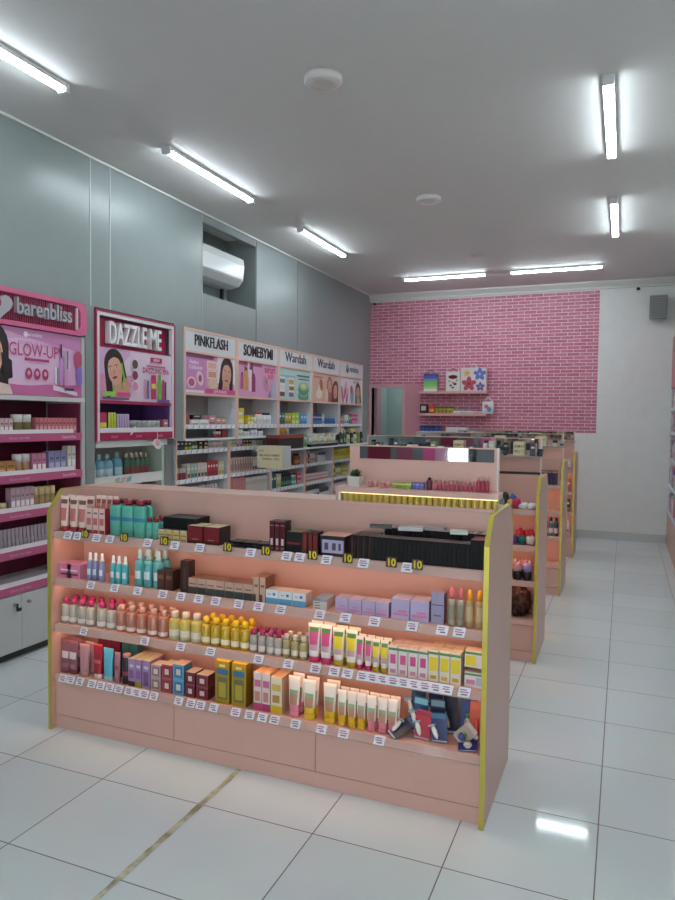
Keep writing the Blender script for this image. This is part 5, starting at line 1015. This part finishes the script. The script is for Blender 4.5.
def compact(w, h, d, col):
    b = MB(); b.box(-w / 2, w / 2, -d / 2, d / 2, 0, h * .5, mat(col, .3), .003)
    c = MB(); c.box(-w / 2, w / 2, -d / 2, d / 2, h * .52, h, mat(col, .2), .004)
    return [('pan_case', b), ('lid', c)]
MAKERS = dict(tube=tube, bottle=bottle, spray=spray, carton=carton, jar=jar, compact=compact)
SHN = ['near gondola top shelf', 'near gondola second shelf', 'near gondola third shelf', 'near gondola bottom shelf']
for s, nm, fn, A, look, cat, xs, ys, z in G1_STOCK:
    grp = '%s, %s' % (look, SHN[s])
    for r, yy in enumerate(ys):
        for k, x in enumerate(xs):
            row = ('', ' in the second row', ' in the third row')[r]
            pos = ', %s from the wall' % ORD[k] if len(xs) > 1 else ''
            for plc in (SHN[s], SHN[s].replace('near gondola ', '')):
                lbl = look + row + pos + ', ' + plc
                if len(lbl.replace(',', ' ').split()) > 16: lbl = look + row.replace('in the ', '') + pos + ', ' + plc
                if len(lbl.replace(',', ' ').split()) <= 16: break
            goods(nm, MAKERS[fn], A, (x + (rnd.uniform(-.002, .002) if fn != 'carton' else 0), yy, z), rnd.uniform(-.06, .06) if fn != 'carton' else 0, lbl, cat, grp)
for k in range(24):
    x = -.915 + k * .0176
    goods('palette_carton', carton, C(.0158, .122, ('#050506', .75), (), .07, top=['#a58a8c', '#b5a6a6', '#8a5560', '#c2b8b6'][(k * 3 + k // 5) % 4]), (x, G1Y + .18, .996), 0, 'slim carton with pale top in the rear black row, %s from the wall' % ORD[k], 'box', 'slim cartons of the rear black row', True)
# loose palettes on the black row
for x, w, d, c, lb_ in ((-.80, .1, .05, '#b9b4b4', 'silver palette lying on the black carton row, wall-side one'), (-.6, .07, .05, '#c9ccc8', 'pale palette lying on the black carton row, aisle-side one'), (-.93, .09, .03, '#17161a', 'black pencil case lying across the black carton row')):
    goods('powder_palette', carton, C(w, .014, c, (), d), (x, G1Y + .12, 1.1185), .2, lb_, 'palette', None)
goods('powder_palette', carton, C(.16, .012, '#a59a9c', (), .05), (-.75, G1Y + .18, 1.1185), -.05, 'long grey palette lying behind the silver one on the black cartons', 'palette', None)

# blister packs heaped at the bottom shelf's end
def blister(w, h, card, print_, item, kind='razor'):
    b = MB(); b.prism(rrect(-w / 2, w / 2, 0, h, .008, 3), -.001, .001, mat(card, .3)); b.quad([(-w / 2 + .003, -.0014, h * .8), (w / 2 - .003, -.0014, h * .8), (w / 2 - .003, -.0014, h * .96), (-w / 2 + .003, -.0014, h * .96)], print_)
    b.quad([(-w / 2 + .003, -.0014, h * .02), (w / 2 - .003, -.0014, h * .02), (w / 2 - .003, -.0014, h * .07), (-w / 2 + .003, -.0014, h * .07)], '#aab2c0')
    out = [('backing_card', b)]
    q = MB(); ti = .0
    if kind == 'razor':
        q.loft([ring_se(.004, .004, -.0, 10), ring_se(.011, .008, h * .12, 10), ring_se(.013, .009, h * .35, 10), ring_se(.009, .006, h * .52, 10)], mat(item, .3)); q.box(-.022, .018, -.008, .004, h * .53, h * .6, mat('#8fb4cc', .3), .002); ti = -.35
    elif kind == 'oval':
        q.loft([ring_se(.012, .008, 0, 12), ring_se(.02, .01, h * .15, 12), ring_se(.018, .01, h * .28, 12), ring_se(.008, .006, h * .36, 12)], mat(item, .3)); q.lathe([(.012, h * .37), (.014, h * .43), (.006, h * .46)], mat('#6a9a4a', .4), 10)
    else:
        q.loft([ring_se(.011, .01, 0, 12), ring_se(.012, .01, h * .3, 12), ring_se(.009, .007, h * .42, 12), ring_se(.008, .006, h * .55, 12)], mat(item, .3)); q.lathe([(.012, 0), (.012, h * .12)], mat('#e0d6d2', .3), 10)
    q.xf(Matrix.Translation((-.006 if ti else 0, -.0098, h * .14)) @ Matrix.Rotation(ti, 4, 'Y') @ Matrix.Scale(.85, 4))
    out.append(('packed_item', q))
    return out
# foot x, y; lean back; turn in the card's plane; width, height; card, print, item colours
BP = [
    (-.845, 2.655, 1.0, .7, .055, .12, '#22304a', '#3f6a8a', '#d9d9d4', 'small dark blue pack lying at the wall-side edge of the razor heap', 'razor'),
    (-.773, 2.78, .08, .04, .06, .2, '#1f3f5f', '#4f9ab4', '#dfe0dc', 'tall razor pack with light blue header, wall-side at the back', 'razor'),
    (-.695, 2.79, .07, .0, .06, .2, '#1b2d52', '#3f7a9a', '#dfe0dc', 'tall navy razor pack, middle of the back row', 'razor'),
    (-.625, 2.785, .08, -.05, .06, .2, '#22283a', '#b8354a', '#dfe0dc', 'tall razor pack with red header, aisle-side at the back', 'razor'),
    (-.752, 2.735, .12, .06, .062, .15, '#24507a', '#6ab0c8', '#e3e3de', 'light blue topped razor pack in the middle tier, wall-side', 'razor'),
    (-.67, 2.74, .12, -.04, .062, .15, '#1d3050', '#5f8a9a', '#e3e3de', 'dark razor pack in the middle tier', 'razor'),
    (-.725, 2.69, .16, .06, .066, .115, '#b0243f', '#8a2035', '#e6e4dc', 'red razor pack at the front of the heap', 'razor'),
    (-.65, 2.69, .16, -.08, .066, .115, '#1d2f62', '#2f6a8a', '#e6e4dc', 'navy razor pack at the front of the heap', 'razor'),
    (-.555, 2.785, .1, .0, .07, .19, '#22387a', '#22387a', '#a9b0b4', 'tall navy pack with green-topped oval item', 'oval'),
    (-.58, 2.70, .45, .75, .06, .085, '#9c9590', '#b5aea8', '#3a4480', 'grey card pack tilted on its corner', 'oval'),
    (-.53, 2.66, 1.25, -.2, .075, .085, '#26387a', '#2f4a8a', '#c9ccd0', 'navy pack lying flat in front by the gold edge', 'oval'),
    (-.512, 2.74, .08, .0, .06, .17, '#b5503f', '#c2603f', '#b8342f', 'orange red lip balm pack by the gold edge', 'balm'),
]
for x, y, lean, roll, w, h, cd, pr, it, lbl, kind in BP:
    t = thing('blister_pack', lbl + ', bottom shelf', 'blister pack', (x, y, .277 + w / 2 * abs(math.sin(roll)) * math.cos(lean)), 0, 'blister packs heaped on the bottom shelf')
    t.rotation_euler = (Matrix.Rotation(-lean, 3, 'X') @ Matrix.Rotation(roll, 3, 'Y')).to_euler()
    for nm, q in blister(w, h, cd, pr, it, kind): put(nm, q, t)

# price tags on the rails
def tag_mesh(kind, v):
    b = MB()
    if kind == 0:
        w, h = .046, .035
        b.add([(-w / 2, 0, 0), (w / 2, 0, 0), (w / 2 + .006, .011, h), (-w / 2 + .006, .011, h)], [(0, 1, 2, 3)], mat('#e9e6ec', .35))
        def bar(u0, u1, v0, v1, c): b.quad([(-w / 2 + w * u0 + .006 * v0, .011 * v0 - .0006, h * v0), (-w / 2 + w * u1 + .006 * v0, .011 * v0 - .0006, h * v0), (-w / 2 + w * u1 + .006 * v1, .011 * v1 - .0006, h * v1), (-w / 2 + w * u0 + .006 * v1, .011 * v1 - .0006, h * v1)], c)
        bar(.12, .7, .68, .8, '#8a7f96'); bar(.12, .88 - .1 * v, .45, .58, '#c26a94'); bar(.25 + .05 * v, .8, .18, .34, '#77708a')
    else:
        w, h = .046, .04
        b.add([(-w / 2, 0, 0), (w / 2, 0, 0), (w / 2, .008, h), (-w / 2, .008, h)], [(0, 1, 2, 3)], mat('#4a3a36', .4))
        b.text('10', 0, .006, .042, mat('#e6cf2a', .4), -.0006, bold=.03, sx=.95)
    return b.mesh('price_tag')
TGM = [tag_mesh(0, 0), tag_mesh(0, 1), tag_mesh(0, 2)]; TGY = tag_mesh(1, 0)
rails = [o for o in g1.children_recursive if o.name.startswith('shelf') and o.location.length < 1e-6]
sh_front = [o for o in g1.children if o.name.split('.')[0] == 'shelf'][:4]
for s, row in enumerate(G1_TAGS):
    for k, (x, kind) in enumerate(row):
        z = (.995, .762, .53, .275)[s]
        o = put('price_tag' if not kind else 'sale_tag', TGY if kind else TGM[k % 3], sh_front[s], (x + 1.5445, .0015, z - (.025 if not kind else .012)), rz=rnd.uniform(-.05, .05))
        if kind: o['label'] = 'dark tag with a yellow 10'

# goods on the raised ledge of the near gondola
LZ = 1.2725; LY = G1Y + .285
o = thing('potted_plant', 'small dark green plant in a white square pot by the mirror', 'plant', (-1.105, LY - .01, LZ))
k = MB(); k.loft([[(sx * r, sy * r, z) for sx, sy in ((-1, -1), (1, -1), (1, 1), (-1, 1))] for r, z in ((.024, 0), (.03, .045), (.027, .045), (.026, .036))], mat('#cfcac2', .5), smooth=False, cap1=True); put('pot', k, o)
k = MB(); rr = random.Random(3)
for i in range(46):
    a, el, L = rr.uniform(0, 2 * PI), rr.uniform(.35, 1.45), rr.uniform(.03, .05)
    dx, dy, dz = math.cos(a) * math.cos(el), math.sin(a) * math.cos(el), math.sin(el); px, py = -math.sin(a) * .008, math.cos(a) * .008
    k.add([(0, 0, .036), (dx * L * .6 + px, dy * L * .6 + py, .036 + dz * L * .6), (dx * L, dy * L, .036 + dz * L * .95), (dx * L * .6 - px, dy * L * .6 - py, .036 + dz * L * .6)], [(0, 1, 2, 3)], mat(['#33452f', '#26371f', '#41553a'][i % 3], .5))
put('foliage', k, o)
def ledge_row(x0, x1, n, fn, nm, A, look, cat, y=LY):
    for k in range(n):
        x = x0 + (x1 - x0) * (k + .5) / n
        goods(nm, fn, A, (x, y, LZ), 0, look + (', %s from the plant' % ORD[k] if n > 1 else '') + ', ledge before the mirror', cat, look + ' on the mirror ledge', True)
ledge_row(-1.052, -1.005, 2, jar, 'cream_jar', dict(w=.021, h=.03, body='#c98a86', lid='#d8a6a0'), 'tiny pink pot', 'jar')
ledge_row(-.99, -.945, 2, jar, 'cream_jar', dict(w=.02, h=.026, body='#c58480', lid='#d8a6a0'), 'tiny rose pot', 'jar')
ledge_row(-.93, -.845, 4, carton, 'sachet_pack', C(.02, .026, '#8a9a3a', ((0, .6, 1, .85, '#c9d27a'),), .03), 'tiny green pack', 'pack')
ledge_row(-.843, -.79, 3, carton, 'sachet_pack', C(.016, .028, '#5f62a0', ((0, .6, 1, .85, '#8a8cc4'),), .03), 'tiny blue pack', 'pack')
ledge_row(-.785, -.753, 1, bottle, 'nail_polish_bottle', B_(.026, .052, '#5f1f3a', '#3a1426'), 'dark plum bottle', 'bottle')
ledge_row(-.748, -.568, 10, bottle, 'nail_polish_bottle', B_(.0165, .045, '#b0485f', '#c97f86', cap_h=.4), 'slim rose bottle', 'bottle')
ledge_row(-.566, -.512, 3, bottle, 'nail_polish_bottle', B_(.0175, .07, '#a8384f', '#d9b8ac', cap_h=.3), 'taller rose bottle with pale cap', 'bottle')
# hidden bottles added behind the header for the next gondola's mirror to reflect
for k in range(9):
    x = -1.12 + .07 * k
    goods('toner_bottle', bottle, B_(.05, .17 + .02 * (k % 3), ['#1f3a3c', '#24303a', '#2a4a48'][k % 3], ['#12181a', '#c9c4b8', '#8a2f3f'][k % 3], ['#5f8a84', '#b8b09a', '#3f5f66'][k % 3], d=.03), (x, G1Y + .39, 1.211), PI, 'dark bottle behind the near mirror header, %s from the wall end' % ORD[k], 'bottle', 'dark bottles behind the near mirror header', True)

# the further gondolas
g2 = gondola('second pink gondola from the shopfront, mirror header and heap of hair goods', -1.82, -.489, 4.595, .545, (-1.16,), -1.78)
g3 = gondola('third pink gondola from the shopfront, its end beyond the hair goods', -2.0, -.492, 6.5, .57, (-1.2,), -1.95)
g4 = gondola('last pink gondola, standing before the brick wall', -2.0, -.51, 8.4, .57, (-1.2,), -1.95)

def blob(w, h, col, seed=0, spiky=0., sub=2):
    """soft rumpled ball"""
    bm = bmesh.new(); bmesh.ops.create_icosphere(bm, subdivisions=sub, radius=1); r_ = random.Random(seed)
    for v in bm.verts:
        q = 1 + r_.uniform(-.16 - spiky, .16 + spiky); v.co = Vector((v.co.x * w / 2 * q, v.co.y * w / 2 * q, (v.co.z * q + 1) * h / 2))
        v.co.z = max(v.co.z, 0)
    bm.verts.index_update(); b = MB(); b.add([v.co[:] for v in bm.verts], [[v.index for v in f.verts] for f in bm.faces], mat(col, .7), True); bm.free()
    return [('ball', b)]
def scrunchie(w, h, col, seed=0):
    b = MB(); R, r = w * .33, w * .17; r_ = random.Random(seed); rings = []
    n = 18
    for i in range(n):
        a = 2 * PI * i / n; q = r * (1 + .3 * (-1) ** i * .6)
        rings.append([((R + q * math.cos(2 * PI * j / 8)) * math.cos(a), (R + q * math.cos(2 * PI * j / 8)) * math.sin(a), max(0, h / 2 + q * math.sin(2 * PI * j / 8) * h / (2 * r * 1.2))) for j in range(8)])
    b.loft(rings + [rings[0]], mat(col, .7), cap0=False, cap1=False)
    return [('hair_band', b)]
G2Y = 4.595
def g2put(fn, A, nm, x, y, z, lb_, cat, group, rz=0.):
    goods(nm, fn, A, (x, y, z), rz, lb_ + ', second gondola', cat, group, True)
z = .996
for k, (x, y, c, w, h) in enumerate(((-.69, .07, '#8a9a90', .06, .09), (-.665, .11, '#2a2a2c', .06, .13), (-.625, .06, '#d9a83a', .05, .08), (-.615, .11, '#3f62a0', .055, .12), (-.585, .06, '#c22f5f', .065, .09), (-.735, .06, '#5f7a72', .06, .1))):
    g2put(blob, dict(w=w * .85, h=h * .8, col=c, seed=k), 'pompom', x - .055, G2Y + y, z, ['grey green', 'black', 'mustard', 'blue', 'crimson', 'sage'][k] + ' pompom on the top shelf', 'pompom', 'pompoms on the second gondola')
for k in range(4):
    g2put(scrunchie, dict(w=.056, h=.038, col='#e6e2df', seed=k), 'hair_band', -.6 + (k % 2) * .056, G2Y + .12 - (k // 2) * .062, z, 'white ruched hair band, %s one' % ['back wall-side', 'back aisle-side', 'front wall-side', 'front aisle-side'][k] + ' on the top shelf', 'hair band', 'white hair bands on the second gondola')
z = .763
for k, (x, c) in enumerate(((-.71, '#6a3a8a'), (-.655, '#5a3f8a'), (-.6, '#1f6a5f'), (-.545, '#d2cac4'))):
    g2put(scrunchie, dict(w=.058, h=.06, col=c, seed=k), 'hair_band', x, G2Y + .06, z, ['purple', 'violet', 'teal', 'cream'][k] + ' hair band on the second shelf', 'hair band', 'hair bands on the second shelf')
for k, (x, c, y) in enumerate(((-.56, '#a8243f', .14), (-.625, '#b8304a', .145), (-.71, '#3a2a5a', .145))):
    g2put(blob, dict(w=.065, h=.09, col=c, seed=20 + k, spiky=.1, sub=3), 'pompom', x, G2Y + y, z, ['crimson', 'rose red', 'indigo'][k] + ' fluffy pompom behind the hair bands', 'pompom', 'fluffy pompoms on the second shelf')
def doll(w, h, col, hat):
    a = MB(); a.lathe([(w * .42, 0), (w * .45, h * .02), (w * .45, h * .4), (w * .4, h * .42)], mat('#1d1b1e', .4), 14)
    c = MB(); c.lathe([(w * .4, h * .43), (w * .5, h * .55), (w * .48, h * .72), (w * .3, h * .86), (w * .1, h * .88)], mat(col, .5), 14)
    e = MB()
    for s in (-1, 1): e.lathe([(.004, h * .78), (w * .14, h * .86), (w * .1, h * .96), (.002, h)], mat(hat, .6), 10, cx=s * w * .22)
    return [('pot', a), ('bun', c), ('bow', e)]
for k, (x, c, y) in enumerate(((-.69, '#d28fa0', .06), (-.625, '#cf8f9c', .06), (-.56, '#a88fc4', .06), (-.66, '#d8a0a8', .14), (-.59, '#c98a9a', .14))):
    g2put(doll, dict(w=.062, h=.13, col=c, hat='#e0b0a4'), 'hair_donut_tub', x, G2Y + y, .531, ['pink bun tub with black base, wall-side', 'pink bun tub with black base, middle', 'lilac bun tub with black base', 'pale pink bun tub behind, wall-side', 'pale pink bun tub behind, aisle-side'][k], 'tub', 'bun tubs on the third shelf')
g2put(blob, dict(w=.155, h=.2, col='#45241c', seed=41, spiky=.1, sub=4), 'hair_piece', -.625, G2Y + .115, .276, 'dark brown curly hair piece heaped on the bottom shelf', 'wig', None)
g2put(blob, dict(w=.1, h=.17, col='#7a7674', seed=42, spiky=.1, sub=4), 'hair_piece', -.80, G2Y + .115, .276, 'grey hair piece beside the brown one', 'wig', None)
goods('hair_iron', carton, C(.28, .016, '#161617', (), .045), (-.655, G2Y + .25, 1.211), .06, 'flat black hair iron lying on top of the second gondola', 'hair iron', None)
# third gondola
for k in range(3):
    goods('product_carton', carton, C(.045, .13, ['#241f42', '#3a2a5a', '#5a3a7a'][k], ((0, .85, 1, .95, '#b8863a'),), .06), (-.57 - .05 * k, 6.5 + .08, .996), 0, ['indigo', 'dark violet', 'purple'][k] + ' carton on the third gondola', 'box', 'violet cartons on the third gondola', True)
for k in range(5):
    goods('toner_bottle', bottle, B_(.04, .17, ['#8a2f34', '#b8a890', '#3a3f48', '#5f7a86', '#2a4a58'][k], '#2a2a2c', '#d2cac4'), (-.725 + .045 * k, 6.5 + .06, .531), 0, ['maroon', 'cream', 'charcoal', 'steel blue', 'deep teal'][k] + ' slim bottle on the third gondola', 'bottle', 'slim bottles on the third gondola', True)
for k, (z, c) in enumerate(((.996, '#d9c2c2'), (.763, '#c9603a'), (.531, '#2f4a2a'), (.276, '#d9cfc6'))):
    for j in range(3):
        goods('product_carton', carton, C(.05, .14, c, lb('#b8707a'), .06), (-.62 + .0 - .055 * j + .04, 8.4 + .07, z), 0, ['pale rose', 'orange', 'dark green', 'cream'][k] + ' carton, %s from the aisle, last gondola' % ORD[j], 'box', 'cartons on the last gondola, shelf %d' % k, True)
def card(x, y, z, w, h, lbl):
    t = thing('sign_card', lbl, 'sign', (x, y, z))
    b = MB(); b.box(-w / 2, w / 2, -.002, .002, .004, h, mat('#d9d0a8', .5)); MB.text(b, 'HEMAT', 0, h * .58, h * .26, mat('#4a4636', .5), -.0026, bold=.01); MB.text(b, 'BELI 1', 0, h * .25, h * .24, mat('#4a4636', .5), -.0026, bold=.01); put('card_face', b, t)
    b = MB(); b.box(-w / 2, w / 2, -.02, .02, 0, .004, mat('#c9cccc', .2)); put('stand', b, t)
RC2 = ['#1f3538', '#2a2d33', '#d2cfc4', '#3f5a50', '#16181b', '#8a8f6a', '#24404a', '#b8b0a0', '#5a3a40', '#dedbd2', '#2f4a3a', '#46505a']
RCN = ['deep teal', 'charcoal', 'cream', 'sea green', 'black', 'olive', 'petrol blue', 'beige', 'plum', 'ivory', 'forest green', 'slate']
def header_row(gl, y, depth, x0, x1, n, cards, word):
    """small stock on a glass strip shelf in front of a header mirror"""
    yb = y + depth / 2 + .04; zz = 1.335
    k = MB(); k.box(x0, x1, yb - .052, yb - .0035, zz - .008, zz, mat('#cfdcd8', .1, alpha=.5)); put('glass_strip_shelf', k, gl, (-gl.location.x, -gl.location.y, 0))
    st = (x1 - x0) / n
    for k in range(n):
        x = x0 + st * (k + .5)
        if k in cards:
            t = thing('sign_card', 'cream sign card at the %s place on the %s header shelf' % (ORD[k], word), 'sign', (x, yb - .04, zz + .0005))
            q = MB(); q.box(-st * .8, st * .8, -.002, .002, .003, .095, mat('#d9d0a8', .5)); q.text('HEMAT', 0, .055, .026, mat('#4a4636', .5), -.0026, bold=.01); q.text('BELI 1', 0, .022, .024, mat('#4a4636', .5), -.0026, bold=.01); put('card_face', q, t)
            q = MB(); q.box(-st * .4, st * .4, -.008, .008, 0, .003, mat('#c9cccc', .2)); put('stand', q, t)
        elif k + 1 in cards or k - 1 in cards: continue
        else:
            h = (.07, .1, .085, .055, .095)[(k * 3 + n) % 5]; c = RC2[(k * 5 + n) % 12]; c2 = RC2[(k * 7 + 4) % 12]
            lab = '%s mini item, %s from the wall, %s header shelf' % (RCN[(k * 5 + n) % 12], ORD[k], word)
            if k % 3 == 1: goods('product_carton', carton, C(round(st * .8, 3), h, c, lb(c2), .035), (x, yb - .028, zz + .0005), 0, lab.replace('item', 'carton'), 'box', 'minis on the %s header shelf' % word, True)
            elif k % 3 == 0: goods('toner_bottle', bottle, B_(round(min(st * .62, .036), 3), h, c, c2, RC2[(k + 2) % 12]), (x, yb - .028, zz + .0005), 0, lab.replace('item', 'bottle'), 'bottle', 'minis on the %s header shelf' % word, True)
            else: goods('cream_jar', jar, dict(w=round(min(st * .8, .04), 3), h=h * .7, body=c, lid=c2), (x, yb - .028, zz + .0005), 0, lab.replace('item', 'jar'), 'jar', 'minis on the %s header shelf' % word, True)
header_row(g2, 4.595, .545, -1.75, -.5, 27, (14, 23), "second gondola's")
header_row(g3, 6.5, .57, -1.9, -.5, 22, (12, 18), "third gondola's")
header_row(g4, 8.4, .57, -1.9, -.52, 16, (10,), "last gondola's")

# ================================================================== shelves on the opposite wall
t = thing('wall_shelf_unit', 'shelving at the picture edge on the bare-wall side, only its stock ends showing', 'shelf', (XR, 8.6, 0), -PI / 2)
W = 2.6
k = MB(); k.box(-W / 2, W / 2, .3, .31, 0, RZ - .01, INN); put('back_panel', k, t)
for a in (-W / 2, W / 2 - .03):
    k = MB(); k.box(a, a + .03, 0, .3, 0, RZ - .01, WH); put('side_panel', k, t)
k = MB(); k.box(-W / 2 + .031, W / 2 - .031, -.012, .3, 0, .42, mat('#d2a596', .4)); put('plinth_cabinet', k, t)
k = MB(); k.box(-W / 2 + .031, W / 2 - .031, -.01, .02, 2.0, RZ - .012, mat('#c9707f', .4)); put('header_board', k, t)
RS = (.47, .8, 1.13, 1.46, 1.75)
for z in RS:
    k = MB(); k.box(-W / 2 + .031, W / 2 - .031, -.01, .3, z - .02, z, WH); so = put('shelf', k, t)
    shelf_rail(-W / 2 + .031, W / 2 - .031, z, -.01, so, n=14)
RC = ['#d9d6da', '#6a5f8a', '#d28a9a', '#c9c4c8', '#8a86a0', '#e0dcdc', '#b86a80']
for q, z in enumerate(RS):
    for j in range(9):
        goods('product_carton', carton, C(.09, .16 + .03 * ((j + q) % 3), RC[(j * 2 + q) % 7], lb(RC[(j + q + 3) % 7]), .09), (XR + .045 - .002, 9.82 - .11 * j, z + .001), -PI / 2, 'pack at the picture edge, %s from the end wall, %s wall shelf' % (ORD[j], ['lowest', 'second', 'third', 'fourth', 'top'][q]), 'box', 'packs on the picture-edge shelving, %s shelf' % ORD[q], True)

# ================================================================== light, camera
wd = bpy.data.worlds.new('daylight'); SC.world = wd; wd.use_nodes = True
bg = wd.node_tree.nodes['Background']; bg.inputs['Color'].default_value = (.86, .93, 1, 1); bg.inputs['Strength'].default_value = 5.
cam = bpy.data.cameras.new('camera'); co_ = bpy.data.objects.new('camera', cam); COL.objects.link(co_)
yaw, pit, rol = (math.radians(a) for a in (22.378, 2.570, .654))
f = Vector((-math.sin(yaw) * math.cos(pit), math.cos(yaw) * math.cos(pit), -math.sin(pit)))
r = f.cross(Vector((0, 0, 1))).normalized(); u_ = r.cross(f)
r2 = r * math.cos(rol) + u_ * math.sin(rol); u2 = -r * math.sin(rol) + u_ * math.cos(rol)
mw = Matrix((r2, u2, -f)).transposed().to_4x4(); mw.translation = (0, 0, 1.573)
co_.matrix_world = mw
cam.sensor_fit = 'VERTICAL'; cam.sensor_height = 36; cam.lens = 695 / 900 * 36; cam.clip_start = .05
SC.camera = co_
SC.view_settings.view_transform = 'Standard'; SC.view_settings.look = 'None'; SC.view_settings.gamma = 1; SC.view_settings.use_curve_mapping = False
SC.view_settings.exposure = .38
